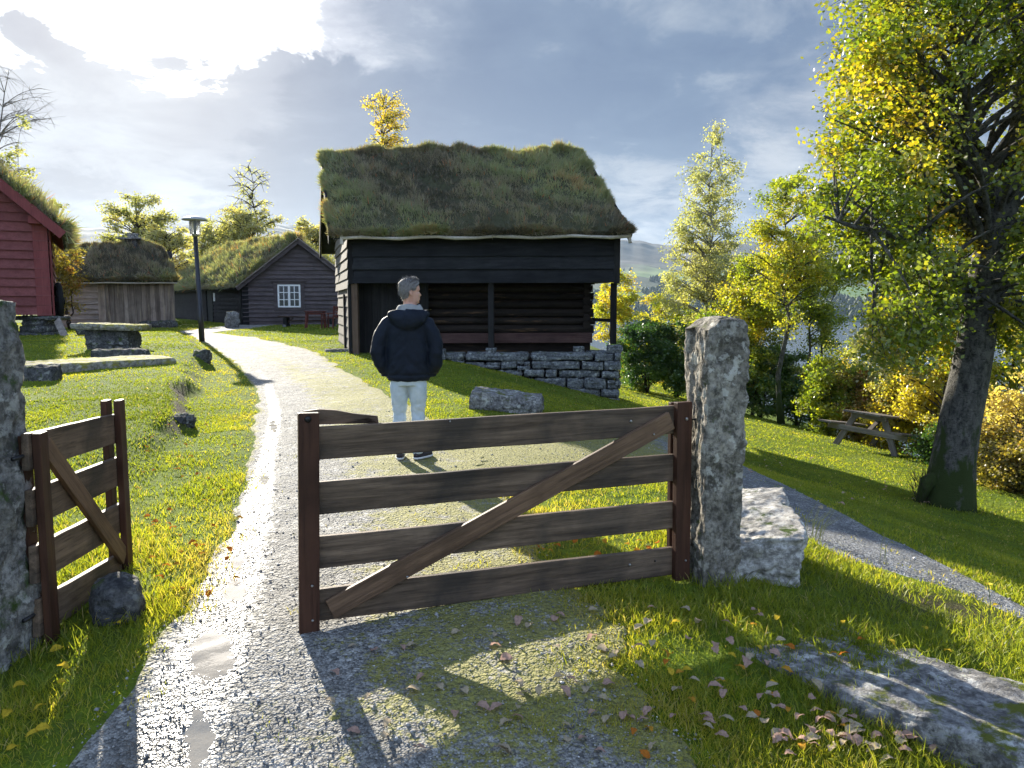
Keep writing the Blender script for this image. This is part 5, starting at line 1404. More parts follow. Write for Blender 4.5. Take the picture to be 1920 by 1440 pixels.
def quad_leaves(c, ln, wd, tone, up=.35):
    n = len(c)
    a = rng.normal(0, 1, (n, 3)); a[:, 2] = a[:, 2] * .6 - up; a /= np.linalg.norm(a, axis=1, keepdims=True)
    b = np.cross(a, rng.normal(0, 1, (n, 3))); b /= np.linalg.norm(b, axis=1, keepdims=True) + 1e-9
    ln = ln[:, None]; wd = wd[:, None]
    v = np.stack([c, c + a * ln * .5 + b * wd * .5, c + a * ln, c + a * ln * .5 - b * wd * .5], 1).reshape(-1, 3)
    return v, np.arange(n * 4).reshape(-1, 4), np.repeat(tone, 4)
def bez(a, b, c, n): return [a * (1 - t) ** 2 + b * 2 * t * (1 - t) + c * t * t for t in [i / (n - 1) for i in range(n)]]
def tree(name, label, base, H, cz, cr, nclump=40, clr=.5, nleaf=9000, leaf=.06, mat=None, bark=None, trunk_r=.08, seed=1, tone=(.5, .16), group=None, lean=(0, 0), path=None, droop=.35, cat='tree', stems=1, shape='egg', tw=6, cen=(0, 0), twr=.004, extra=None, spread=.32, minh=.12, roots=None):
    """trunk with limbs and twigs in one mesh, crown of separate leaf faces; cz crown centre height, cr crown radii"""
    mat = mat or L_GREEN; bark = bark or M_BARKP
    r = np.random.default_rng(seed); rnd = random.Random(seed)
    bz = zg1(*base) - .08
    if name in ('birch_tree', 'slim_birch'): print(name, base, bz)
    t = thing(name, label, cat, (base[0], base[1], bz), 0, group)
    m = MB()
    trunks = []
    if path is None:
        for s in range(stems):
            a = 2 * PI * s / max(stems, 1) + rnd.random(); sprd = 0 if stems == 1 else cr[0] * .45
            top = Vector((lean[0] + math.cos(a) * sprd, lean[1] + math.sin(a) * sprd, min(H, cz + cr[2] * .80) * (1 if stems == 1 else rnd.uniform(.75, 1))))
            pts = [Vector((0, 0, 0)).lerp(top, i / 9) + Vector((rnd.gauss(0, .012 * H), rnd.gauss(0, .012 * H), 0)) * (1 if 0 < i < 9 else 0) for i in range(10)]
            rad = [trunk_r * (1 - .93 * (i / 9)) * (1.35 if i == 0 else 1) / (1 if stems == 1 else 1.4) for i in range(10)]
            trunks.append((pts, rad))
    else:
        trunks = path
    for pts, rad in trunks: m.tube(pts, rad, 12 if trunk_r > .12 else 7, caps=True)
    if roots:
        for rt in roots: m.tube(rt[0], rt[1], 10)
    lc = []; lt = []; 
    cl = []
    for i in range(nclump):
        while True:
            d = r.normal(0, 1, 3); d /= np.linalg.norm(d); rad_ = r.random() ** .38
            p = d * rad_
            if shape == 'cone' and np.hypot(p[0], p[1]) > 1.0 * (1 - (p[2] + 1) / 2) ** .7 + .22: continue
            break
        p = Vector((p[0] * cr[0] + cen[0], p[1] * cr[1] + cen[1], p[2] * cr[2] + cz))
        if p.z < H * .06: p.z = H * .06 + rnd.random() * .2
        cl.append((p, clr * rnd.uniform(.65, 1.25), rad_))
    for (p, rc) in (extra or []): cl.append((Vector(p), rc, .8))
    nleaf = int(nleaf * (1 if trunk_r > .2 else 1.9)); nl = max(4, nleaf // max(1, len(cl)))
    for (p, rc, rad_) in cl:
        # nearest sensible start on a trunk
        best = None
        for pts, rad in trunks:
            for j in range(len(pts) - 1):
                for f in (0, .5):
                    q = pts[j].lerp(pts[j + 1], f); rr_ = rad[j] + (rad[j + 1] - rad[j]) * f
                    hd = math.hypot(p.x - q.x, p.y - q.y)
                    if q.z < H * minh: continue
                    cost = abs(p.z - hd * .55 - q.z) + .35 * hd + rnd.uniform(0, .7) * (trunk_r > .2) + (8 if q.z > p.z + .3 else 0)
                    if best is None or cost < best[0]: best = (cost, q, rr_)
        q, rr_ = (best[1], best[2]) if best else (trunks[0][0][0], trunks[0][1][0])
        d = p - q; L = d.length
        ctrl = q + Vector((d.x * .45, d.y * .45, d.z * .62 + L * .10)) + Vector((rnd.gauss(0, .06 * L), rnd.gauss(0, .06 * L), 0))
        bp = bez(q, ctrl, p, 7)
        r0 = min(rr_ * .6, .010 + .015 * L) if trunk_r > .12 else min(rr_ * .55, .008 + .011 * L)
        m.tube(bp, [r0 * (1 - i / 6.0) + twr * 1.3 for i in range(7)], 5, caps=False)
        ct = tone[0] + rnd.gauss(0, tone[1])
        k2 = max(2, tw)
        for k in range(k2):
            s0 = bp[rnd.randint(3, 6)]
            dv = Vector((rnd.gauss(0, 1), rnd.gauss(0, 1), rnd.gauss(0, .7))).normalized() * rc * rnd.uniform(.6, 1.25)
            e = p + dv + Vector((0, 0, -droop * rc * rnd.random()))
            mid_ = s0.lerp(e, .5) + Vector((0, 0, .12 * rc))
            tp = bez(s0, mid_, e, 5)
            m.tube(tp, [twr * 1.3, twr * 1.1, twr, twr * .8, twr * .5], 4, caps=False)
            if nleaf:
                n = max(1, int(nl / k2 * rnd.uniform(.5, 1.5)))
                A = np.array([list(x) for x in tp]); u = r.random(n) ** .7 * 3.999; ii = u.astype(int); f = (u - ii)[:, None]
                pp = A[ii] * (1 - f) + A[ii + 1] * f + r.normal(0, spread * .5 * rc, (n, 3)) * np.array([1, 1, .8])
                lc.append(pp); lt.append(ct + r.normal(0, .12, n))
    m.build('trunk', bark, t, True)
    if nleaf:
        c = np.concatenate(lc); tn = np.clip(np.concatenate(lt), 0, 1)
        n = len(c); ln = leaf * r.uniform(.7, 1.3, n)
        v, f, tt = quad_leaves(c, ln, ln * r.uniform(.6, .85, n), tn, droop)
        mesh_np('crown', v, f, mat, t, attrs={'tone': tt})
    return t
def at(px, Y): 
    return (P(px, 600, Y).x, Y)
# the big old birch at the right, leaning right; measured limb by limb
bq = hit(1785, 950); BY = bq[1]
b0z = zg1(*bq) - .08
def bl(px, py, dy=0):
    p = P(px, py, BY + dy); return Vector((p.x - bq[0], p.y - bq[1], p.z - b0z))
tp = [bl(1772, 985), bl(1780, 925), bl(1788, 860), bl(1800, 790), bl(1815, 720), bl(1830, 640), bl(1842, 560), bl(1855, 480), bl(1868, 420), bl(1880, 385), bl(1903, 300, .1), bl(1925, 190, .2), bl(1935, 60, .3), bl(1950, -120, .4), bl(1950, -330, .5)]
k = BY / 1440.0
tr = [q * k for q in (56, 45, 38, 36, 34, 32, 30, 28, 27, 26, 22, 18, 14, 9, 4)]
lm1 = [bl(1878, 400), bl(1858, 352), bl(1838, 318, -.2), bl(1810, 270, -.5), bl(1818, 220, -.7), bl(1808, 150, -.9), bl(1795, 60, -1.1), bl(1780, -60, -1.3)]
lr1 = [q * k for q in (20, 15, 12, 10, 8, 6.5, 5, 2)]
lm2 = [bl(1855, 345), bl(1845, 290, .4), bl(1800, 225, .8), bl(1750, 215, 1.0), bl(1690, 180, 1.2), bl(1640, 120, 1.3)]
lr2 = [q * k for q in (11, 9, 7.5, 6, 4.5, 2)]
lm3 = [bl(1843, 560), bl(1800, 520, -.5), bl(1740, 470, -.9), bl(1670, 440, -1.2), bl(1600, 425, -1.4), bl(1545, 405, -1.5)]
lr3 = [q * k for q in (10, 8, 7, 5.5, 4, 2)]
lm4 = [bl(1850, 480), bl(1895, 440, .5), bl(1960, 380, .8), bl(2060, 300, 1.0)]
lr4 = [q * k for q in (14, 10, 8, 3)]
lm5 = [bl(1838, 600), bl(1800, 575, .6), bl(1755, 530, 1.1), bl(1690, 500, 1.5), bl(1620, 500, 1.8)]
lr5 = [q * k for q in (9, 7, 5.5, 4, 2)]
ex_ = []
r_ = random.Random(5)
def inside(px, py):
    lft = np.interp(py, [-300, -60, 60, 150, 260, 330, 400, 470, 540, 600, 660, 720], [1640, 1580, 1570, 1535, 1518, 1505, 1495, 1515, 1545, 1565, 1590, 1640])
    return px > lft + 22
nc = 0
while nc < 430:
    px = r_.uniform(1510, 2180); py = r_.uniform(-330, 680)
    if not inside(px, py): continue
    if py > 560 and r_.random() < .3 and px < 1780: continue
    if 1800 < px and py > 560 and r_.random() < .5: continue
    dy = r_.uniform(-2.2, 2.6) * (.55 if px < 1620 else 1)
    if px > 1800 and r_.random() < .30: continue
    if 1795 < px < 1935 and 150 < py < 440 and dy < .8 and r_.random() < .88: continue
    if dy < .9 and 1785 < px < 1905 and py > 430: continue
    ex_.append((bl(px, py, dy), r_.uniform(.24, .42) * BY / 9.2)); nc += 1
for px, py in ((1655, 640), (1700, 655), (1740, 640), (1690, 620), (1880, 590), (1905, 640), (1925, 600)): ex_.append((bl(px, py, r_.uniform(-.5, .5)), .3))
roots = [([bl(1775, 930), bl(1740, 955), bl(1722, 985)], [.19, .12, .05]), ([bl(1790, 940), bl(1812, 965), bl(1822, 995)], [.17, .10, .04]), ([bl(1770, 890), bl(1738, 905, -.05), bl(1722, 945, -.05)], [.14, .12, .05])]
big = tree('birch_tree', 'large old leaning birch with dark trunk and broad green and yellow crown at the right', bq, 8.4, 4, (2, 2, 2), 0, .4, 120000, .070, L_GREEN, M_BARK, .3, 61, (.48, .2), path=[(tp, tr), (lm1, lr1), (lm2, lr2), (lm3, lr3), (lm4, lr4), (lm5, lr5)], extra=ex_, droop=.25, tw=7, twr=.0035, spread=.5, minh=.40, roots=roots)
# twiggy sprouts at its foot
m = MB()
for i in range(90):
    p = bl(1718 + r_.uniform(-6, 26), 945 + r_.uniform(-45, 25), r_.uniform(-.1, .05)); d = Vector((r_.gauss(-.35, .4), r_.gauss(-.2, .4), 1)).normalized() * r_.uniform(.10, .34)
    m.tube([p, p + d * .5 + Vector((r_.gauss(0, .015), 0, 0)), p + d], [.005, .004, .002], 4, caps=False)
m.build('sprouts', M_TWIG, big)
G1 = 'trees growing behind the lawn above the fjord'
tree('slim_birch', 'tall slim birch with thin pale drooping foliage right of the storehouse', at(1326, 31), 11.3, 6.5, (1.9, 1.8, 4.9), 170, .42, 17000, .08, L_PALE, M_BARKP, .10, 71, (.18, .14), G1, shape='cone', droop=.9, tw=6, twr=.006, spread=.5)
tree('yellow_birch', 'yellow green birch with bare lower stem just right of the granite post', at(1472, 24), 8.2, 5.6, (1.5, 1.4, 2.4), 80, .40, 10000, .075, L_YG, M_BARK, .10, 72, (.45, .15), G1, tw=6, twr=.006, droop=.5, spread=.5)
tree('forked_birch', 'thin forked birch with olive leaves between the yellow birch and the big leaning one', at(1530, 25), 7.6, 5.0, (1.3, 1.3, 2.2), 70, .38, 8000, .075, L_YG, M_BARK, .09, 73, (.25, .12), G1, stems=2, tw=6, twr=.006, droop=.5, spread=.5)
tree('bright_birch', 'small bright yellow birch right against the granite post', at(1416, 27.5), 6.2, 3.7, (1.3, 1.3, 2.2), 70, .42, 8000, .085, L_YG, M_BARKP, .06, 74, (.62, .12), G1, tw=6, twr=.005, spread=.5)
tree('golden_tree', 'young golden tree with dark twigs left of the leaning trunk', at(1778, 18.5), 4.6, 2.5, (1.1, 1.1, 2.1), 34, .36, 6500, .07, L_GOLD, M_TWIG, .06, 75, (.35, .2), G1, tw=6, twr=.005, spread=.5)
tree('pale_tree', 'pale yellow green young tree left of the golden tree', at(1680, 21), 4.6, 2.6, (1.4, 1.2, 1.9), 34, .4, 5200, .08, L_PALE, M_TWIG, .06, 76, (.25, .15), G1, tw=6, twr=.005, spread=.5)
tree('edge_tree', 'loose green tree behind the leaning trunk at the right edge', at(1905, 17), 5.6, 3.6, (1.2, 1.3, 2.1), 34, .42, 5200, .08, L_YG, M_TWIG, .07, 77, (.35, .15), G1, tw=6, twr=.005, spread=.5)
tree('peach_tree', 'small orange tinged tree at the right edge, low behind the lawn', at(1925, 15.5), 2.6, 1.5, (.8, .8, .95), 20, .3, 3000, .065, L_PALE, M_TWIG, .04, 78, (.85, .15), G1, tw=6, twr=.004, spread=.5)
G2 = 'shrubs along the lower edge of the lawn'
def shrub(name, label, px, Y, H, rx, mat, tone, seed, n=6000, leaf=.075, stems=5, group=G2, ry=None, bark=None, clr=.36):
    return tree(name, label, at(px, Y), H, H * .54, (rx, ry or rx, H * .5), int(30 + rx * 26), clr, n, leaf, mat, bark or M_TWIG, .05, seed, tone, group, stems=stems, tw=6, twr=.004, cat='shrub', spread=.5, droop=.2, minh=.05)
shrub('dark_shrub', 'dark green dense shrub beside the stone base corner of the storehouse', 1216, 31, 3.3, 1.35, L_DARK, (.3, .16), 81, 12000, .085, clr=.42)
shrub('dark_shrub', 'dark green shrub with yellow top half hidden by the granite post', 1272, 30.5, 3.3, 1.35, L_DARK, (.45, .2), 82, 10000, .085, clr=.42)
shrub('yellow_bush', 'pale yellow bush seen past the right corner post of the storehouse', 1158, 34, 5.2, 1.2, L_YG, (.6, .14), 83, 5000, .09)
shrub('yellow_bush', 'yellow green bush rising above the dark shrub behind the granite post', 1250, 36, 4.6, 1.6, L_YG, (.5, .16), 84, 6500, .09)
shrub('green_shrub', 'deep green leafy shrub just right of the granite post', 1432, 26.5, 2.6, 1.0, L_DARK, (.62, .16), 85, 8000, .085)
shrub('green_shrub', 'dark green shrub with thin stems left of the picnic table', 1502, 26, 2.7, .9, L_DARK, (.5, .2), 86, 6000, .08)
shrub('olive_shrub', 'olive shrub behind the left bench of the picnic table', 1560, 22.5, 2.5, .9, L_YG, (.25, .15), 87, 5500, .08)
shrub('bronze_shrub', 'bronze leaved shrub right behind the picnic table', 1625, 22, 2.2, .85, L_RUST, (.62, .18), 88, 5500, .075)
shrub('yellow_bush', 'yellow bush behind the right bench of the picnic table', 1690, 20.5, 2.0, .8, L_YG, (.7, .14), 89, 5500, .075)
shrub('yellow_bush', 'golden yellow bush low between picnic table and leaning trunk', 1752, 19.5, 2.0, .7, L_GOLD, (.25, .2), 90, 5000, .07)
shrub('bronze_shrub', 'brown bracken clump right of the leaning trunk', 1858, 15.5, 1.25, .75, L_RUST, (.45, .2), 91, 5000, .06)
shrub('bronze_shrub', 'brown bracken clump at the right edge of the lawn', 1915, 14.5, 1.1, .7, L_RUST, (.35, .2), 92, 4500, .06)
shrub('dark_shrub', 'dark low shrub between the golden tree and the leaning trunk', 1772, 17.4, .9, .42, L_DARK, (.4, .2), 93, 3000, .055)
for i, (px, Y, H, rx, mt, tn) in enumerate(((1380, 27, 4.6, 1.5, L_YG, .4), (1590, 28, 4.4, 1.6, L_YG, .45), (1640, 27, 3.6, 1.4, L_PALE, .3), (1820, 22, 3.8, 1.5, L_YG, .5), (1990, 18, 4.2, 1.5, L_YG, .4), (2090, 15, 3.0, 1.3, L_YG, .5))):
    shrub('background_shrub', ['rounded yellow green shrub far behind, in the gap right of the slim birch', 'yellow green shrub far behind the forked birch', 'pale loose shrub far behind the picnic table', 'bright shrub far behind the leaning trunk', 'shrub just past the right edge beside the bracken', 'second shrub past the right edge, nearest the camera'][i], px, Y, H, rx, mt, (tn, .16), 100 + i, 5000, .09)
G3 = 'trees beyond the old houses'
tree('golden_birch', 'golden birch rising behind the ridge of the storehouse roof', at(728, 27), 8.8, 7.1, (.85, .8, 1.5), 60, .26, 2300, .058, L_GOLD, M_TWIG, .07, 111, (.65, .2), G3, tw=6, twr=.006, spread=.5)
tree('loose_tree', 'big loose pale green tree behind the chimney of the grey shed', at(268, 50), 8.6, 5.4, (2.5, 2.2, 2.9), 110, .5, 8000, .13, L_PALE, M_TWIG, .16, 112, (.3, .2), G3, tw=6, twr=.014, spread=.5)
tree('loose_tree', 'yellowing tree between the grey shed and the lamp post', at(318, 46), 5.8, 3.4, (1.7, 1.5, 2.4), 70, .45, 5000, .12, L_PALE, M_TWIG, .12, 113, (.6, .2), G3, tw=6, twr=.012, spread=.5)
tree('sparse_birch', 'tall thin nearly bare birch standing behind the dark cabin roof', at(478, 54), 11.2, 7.6, (1.7, 1.5, 3.2), 26, .7, 500, .14, L_PALE, M_TWIG, .13, 114, (.3, .2), G3, tw=7, twr=.014, spread=.5)
tree('loose_tree', 'pale leafy tree behind the ridge of the dark cabin', at(470, 50), 7.6, 4.8, (2.5, 2.0, 2.6), 100, .5, 7000, .13, L_PALE, M_TWIG, .15, 115, (.4, .18), G3, tw=6, twr=.014, spread=.5)
tree('loose_tree', 'pale tree in the gap between dark cabin and storehouse', at(590, 56), 7.4, 4.6, (2.0, 1.8, 2.4), 80, .5, 5500, .13, L_PALE, M_TWIG, .14, 116, (.5, .18), G3, tw=6, twr=.014, spread=.5)
tree('loose_tree', 'green tree above the eave of the dark cabin by the lamp', at(405, 52), 7.2, 4.4, (1.9, 1.7, 2.2), 80, .5, 5500, .13, L_PALE, M_TWIG, .14, 117, (.25, .18), G3, tw=6, twr=.014, spread=.5)
tree('bare_tree', 'bare leafless tree rising above the roof of the red house', at(22, 34), 12.2, 9.0, (2.2, 1.8, 3.0), 34, .8, 0, .1, L_PALE, M_BARKP, .11, 118, (.3, .2), G3, tw=9, twr=.006)
shrub('roof_bush', 'green bush with loose twigs behind the roof of the red house', 52, 29.5, 7.8, 1.2, L_PALE, (.2, .2), 119, 2600, .11, 3, G3)
shrub('orange_bush', 'orange autumn bush between red house and grey shed', 130, 31.5, 4.5, .6, L_RUST, (.62, .18), 120, 1800, .10, 3, G3)
# ================================================================= far wood and farms
hz_az = np.radians(rng.uniform(-30, 34, 9000)); hr_ = 1345 + rng.random(9000) ** 1.3 * 1100
tx, ty = hr_ * np.sin(hz_az), hr_ * np.cos(hz_az)
keep = (fbm(tx * .004, ty * .004, 7, 4) + .25 * np.clip(1 - (hr_ - 1345) / 260, 0, 1)) > .52
tx, ty = tx[keep], ty[keep]; tz_ = hill_z(tx, ty); n = len(tx)
hh = rng.uniform(7, 17, n); ww = hh * rng.uniform(.32, .55, n)
ring = 5; vs = []
an = np.linspace(0, 2 * PI, ring, endpoint=False)
for (fr, fz) in ((.6, 0), (1, .35), (.75, .7), (.08, 1)):
    vs.append(np.stack([tx[:, None] + np.cos(an)[None] * ww[:, None] * fr * rng.uniform(.7, 1.3, (n, ring)), ty[:, None] + np.sin(an)[None] * ww[:, None] * fr * rng.uniform(.7, 1.3, (n, ring)), (tz_ + hh * fz)[:, None] + rng.normal(0, .6, (n, ring))], -1))
V_ = np.stack(vs, 1).reshape(-1, 3); base_i = (np.arange(n) * ring * 4)[:, None]
fl = [[a * ring + k, a * ring + (k + 1) % ring, (a + 1) * ring + (k + 1) % ring, (a + 1) * ring + k] for a in range(3) for k in range(ring)]
Ff = np.concatenate([base_i + np.array([q]) for q in fl])
wood = mesh_np('far_wood', V_, Ff, mat_leaf('far_wood_leaf', [(0, (.018, .032, .016)), (1, (.06, .075, .03))], .2, .02), attrs={'tone': np.repeat(rng.random(n), ring * 4)})
tag(wood, 'dark wood covering the slopes across the fjord', 'wood', kind='stuff')
M_FROOF = mat_plain('farm_roof', (.10, .09, .09), .8)
for i, (px, rr0, lab) in enumerate(((1169, 1760, 'leftmost white farmhouse on the far green slope, next to the storehouse corner'), (1182, 1740, 'white farmhouse on the far slope, second from the storehouse corner'), (1217, 1790, 'white farmhouse on the far slope left of the slim birch'), (1224, 2150, 'small white farmhouse highest on the far green slope'))):
    az = math.atan2(px - 960, 1442); x, y = rr0 * math.sin(az), rr0 * math.cos(az); z = float(hill_z(np.array([x]), np.array([y]))[0])
    t = thing('farmhouse', lab, 'house', (x, y, z - .5), .3 * i, 'farmhouses across the fjord')
    m = MB(); m.box((0, 0, 3), (14, 8, 6)); m.add([(-7, -4, 6), (-7, 4, 6), (-7, 0, 9), (7, -4, 6), (7, 4, 6), (7, 0, 9)], [(0, 2, 1), (3, 4, 5)]); m.build('wall', M_WHITE, t)
    m = MB(); m.hexa([(-7.5, -4.6, 5.7), (7.5, -4.6, 5.7), (7.5, 0, 9.2), (-7.5, 0, 9.2), (-7.5, -4.6, 6), (7.5, -4.6, 6), (7.5, 0, 9.5), (-7.5, 0, 9.5)]); m.hexa([(7.5, 4.6, 5.7), (-7.5, 4.6, 5.7), (-7.5, 0, 9.2), (7.5, 0, 9.2), (7.5, 4.6, 6), (-7.5, 4.6, 6), (-7.5, 0, 9.5), (7.5, 0, 9.5)]); m.build('roof', M_FROOF, t)
# ================================================================= GRASS
M_GRASS = mat_leaf('grass_blade', [(0, (.07, .095, .014)), (.35, (.165, .205, .020)), (.6, (.28, .31, .026)), (.8, (.42, .37, .04)), (.93, (.48, .40, .11)), (1, (.40, .30, .15))], .55, .02, (1.32, 1.3, .65))
boxes = []   # footprints where no grass grows: (centre, dir, half length, half width)
def in_poly(x, y, q):
    r = np.ones(len(x), bool); s = None
    for i in range(4):
        a, b = q[i], q[(i + 1) % 4]; c = (b[0] - a[0]) * (y - a[1]) - (b[1] - a[1]) * (x - a[0])
        r &= c > 0
    return r
NOG = [[V2(FL, sd_, .3), V2(FR, sd_, .3), BR, BL], [SA, SB, V2(SB, sbk, 4), V2(SA, sbk, 4)], [CA, CB, V2(CB, cdd, CD), CDp]]
def scatter(n, r0, r1, a0, a1, pw=1.0):
    u = rng.random(n) ** pw; r = np.exp(math.log(r0) + u * (math.log(r1) - math.log(r0))); a = np.radians(rng.uniform(a0, a1, n))
    return r * np.sin(a), r * np.cos(a), r
def path_cover(x, y):   # 0 off the paths .. 1 well inside
    dm = np.minimum(x - path_l(y), path_r(y) - x); dm = np.where((y > PY0) & (y < PY1), dm, -1)
    db = np.minimum(y - br_n(x), br_f(x) - y); db = np.where((x > BX0) & (x < BX1), db, -1)
    return np.maximum(dm, db)
def make_grass(n, r0, r1, kind):
    x, y, r = scatter(n, r0, r1, -47, 47)
    pc_ = path_cover(x, y)
    tuft = fbm(x * 2.3, y * 2.3, 201, 3); big_ = fbm(x * .55, y * .55, 202, 3)
    ok = (pc_ < -.02) | (rng.random(n) < np.clip(.8 - pc_ / np.where((x > 0) & (y < 5), .48, .24), 0, 1) * .8 * (tuft > .45))
    # stray tufts in the mossy half of the gravel
    ok |= (pc_ >= 0) & (y < 9) & (fbm(x * 3.1, y * 3.1, 207, 3) > .70) & (rng.random(n) < .3) & (wet_at(x, y) < .15)
    ok &= rng.random(n) > dirt_at(x, y) * 1.0
    for q in NOG: ok &= ~in_poly(x, y, q)
    ok &= rng.random(n) < np.clip(.36 + (tuft - .34) * 3.0, .30, 1)
    x, y, r, tuft, big_, pc_ = [q[ok] for q in (x, y, r, tuft, big_, pc_)]
    z = zg(x, y)
    n = len(x)
    near = 1 - sstep(4, 11, r)
    # longer ragged grass by the gate, mown lawn beyond
    rag = near * (.6 + .9 * np.clip((tuft - .4) * 3, 0, 1)) 
    foot = np.zeros(n)
    for (cx, cy, cr_) in ((lb[0] + .05, lb[1], .55), (pb_[0], pb_[1], .5), (hA[0] + .1, hA[1] - .1, .5), (bb[0] + .15, bb[1] + .1, .5), (fb[0], fb[1], .8), (rs[0], rs[1], .35), (bq[0], bq[1], .7), (gA[0], gA[1], .25)):
        foot = np.maximum(foot, np.exp(-(((x - cx) ** 2 + (y - cy) ** 2) / cr_ ** 2)))
    ln = (.024 + .024 * rag + .055 * foot * rng.random(n)) * rng.uniform(.6, 1.35, n) * (1 + r * .022)
    ln = np.where(pc_ > -.02, ln * .8, ln)
    w = np.maximum(.0026, .0010 * r) * rng.uniform(.7, 1.3, n)
    d = np.stack([rng.normal(0, .45, n), rng.normal(0, .45, n), np.ones(n)], 1); d /= np.linalg.norm(d, axis=1, keepdims=True)
    edge = np.exp(-np.clip(-pc_, 0, 9) / .35)
    tone = .44 + (big_ - .5) * .7 + (tuft - .5) * .35 + .26 * edge + rng.normal(0, 1, n) * np.where(r < 9, .13, .07) - .06 * (r > 9) + .10 * (r < 7) * (x > .3)
    # worn yellow verge between bank and path
    tone += .16 * ((x < path_l(y)) & (x > bank_x(y)) & (y > 8))
    tone = np.where(rng.random(n) < .035, .97, np.clip(tone, 0, .95))
    v, f, tt = blades(np.stack([x, y, z - .006], 1), d, ln, w, tone, bend=.8)
    return v, f, tt
GV = [make_grass(380000, 1.7, 12, 0), make_grass(360000, 10, 46, 1)]
off = 0; vv = []; ff = []; ttn = []
for v, f, t_ in GV: vv.append(v); ff.append(f + off); ttn.append(t_); off += len(v)
gr = mesh_np('grass', np.concatenate(vv), np.concatenate(ff), M_GRASS, attrs={'tone': np.concatenate(ttn)})
tag(gr, 'short green and yellowing grass of the lawns and verges', 'grass', kind='stuff')
# a few tall seed stalks
# ================================================================= GRAVEL STONES
n = 26000
x, y, r = scatter(n, 1.9, 11, -36, 42)
ok = (path_cover(x, y) > -.06) & (pud_at(x, y) < .35); x, y, r = x[ok], y[ok], r[ok]; n = len(x)
s = rng.lognormal(math.log(.0034), .42, n) * (1 + r * .05); s = np.clip(s, .002, .03)
oct_ = np.array([[1, 0, 0], [0, 1, 0], [-1, 0, 0], [0, -1, 0], [0, 0, .75], [0, 0, -.75]], float)
c = np.stack([x, y, zg(x, y) + .012 + s * .35], 1)
V_ = c[:, None, :] + oct_[None] * s[:, None, None] * rng.uniform(.6, 1.35, (n, 6, 3))
ang = rng.uniform(0, 6.28, n); ca, sa = np.cos(ang), np.sin(ang); dx_, dy_ = V_[..., 0] - c[:, None, 0], V_[..., 1] - c[:, None, 1]
V_[..., 0] = c[:, None, 0] + dx_ * ca[:, None] - dy_ * sa[:, None]; V_[..., 1] = c[:, None, 1] + dx_ * sa[:, None] + dy_ * ca[:, None]
tri = np.array([[0, 1, 4], [1, 2, 4], [2, 3, 4], [3, 0, 4], [1, 0, 5], [2, 1, 5], [3, 2, 5], [0, 3, 5]])
Ff = ((np.arange(n) * 6)[:, None, None] + tri[None]).reshape(-1, 3)
def mk_peb():
    t = NT('pebble'); a = t.attr('tone'); v = t.coord()
    return t.done(t.pbsdf(t.ramp(a, [(0, (.10, .10, .095)), (.5, (.28, .27, .25)), (.9, (.45, .43, .40)), (1, (.62, .6, .56))]), .6, t.bump(t.noise(v, 300, 3), .4, .003), .4))
pb2 = mesh_np('gravel', V_.reshape(-1, 3), Ff, mk_peb(), attrs={'tone': np.repeat(np.clip(rng.normal(.45, .22, n), 0, 1), 6)})
tag(pb2, 'loose grey gravel stones strewn over the paths', 'gravel', kind='stuff')
# ================================================================= FALLEN LEAVES
def leaf_mesh(seed):
    r = random.Random(seed); n = 9; vs = []; L = 1.0
    for i in range(n):
        t = i / (n - 1); w = .36 * math.sin(PI * min(1, t * .95 + .05)) ** .8 * (1 - .35 * t) * (1 + .10 * (-1) ** i)
        cu = .22 * math.sin(t * 2.6 + r.random()) ; 
        vs += [(t - .5, -w, cu + .25 * w + r.uniform(-.02, .02)), (t - .5, 0, cu), (t - .5, w, cu + .35 * w + r.uniform(-.02, .02))]
    fs = []
    for i in range(n - 1): fs += [(i * 3, i * 3 + 1, i * 3 + 4, i * 3 + 3), (i * 3 + 1, i * 3 + 2, i * 3 + 5, i * 3 + 4)]
    b = len(vs); vs += [(-.5, -.012, .0), (-.5, .012, .0), (-.78, .008, .05), (-.78, -.008, .05)]; fs.append((b, b + 1, b + 2, b + 3))
    return vs, fs
def leaf_m(name, col, tr=.35):
    t = NT(name); v = t.coord(); nn = t.noise(v, 5, 5, .7)
    col_ = t.mix(t.ramp(nn, [(.4, 0), (.7, .8)]), col, tuple(q * .45 for q in col))
    d = t.n('ShaderNodeBsdfDiffuse'); t.l(col_, d.inputs[0]); q = t.n('ShaderNodeBsdfTranslucent'); t.l(col_, q.inputs[0])
    m_ = t.n('ShaderNodeMixShader'); m_.inputs[0].default_value = tr; t.l(d.outputs[0], m_.inputs[1]); t.l(q.outputs[0], m_.inputs[2]); return t.done(m_.outputs[0])
kinds = {'orange': [leaf_m('orange_leaf', (.50, .17, .03)), leaf_m('amber_leaf', (.55, .28, .04))], 'pale': [leaf_m('pale_pink_leaf', (.48, .31, .24)), leaf_m('buff_leaf', (.50, .40, .27))], 'yellow': [leaf_m('yellow_leaf', (.60, .42, .04))]}
LM = {}
for kname, mats in kinds.items():
    LM[kname] = []
    for i, mt in enumerate(mats):
        for sd3 in range(3):
            vs, fs = leaf_mesh(sd3 * 7 + i); me = bpy.data.meshes.new('fallen_leaf'); me.from_pydata(vs, [], fs); me.materials.append(mt)
            me.polygons.foreach_set('use_smooth', np.ones(len(me.polygons), bool)); LM[kname].append(me)
LR = random.Random(99)
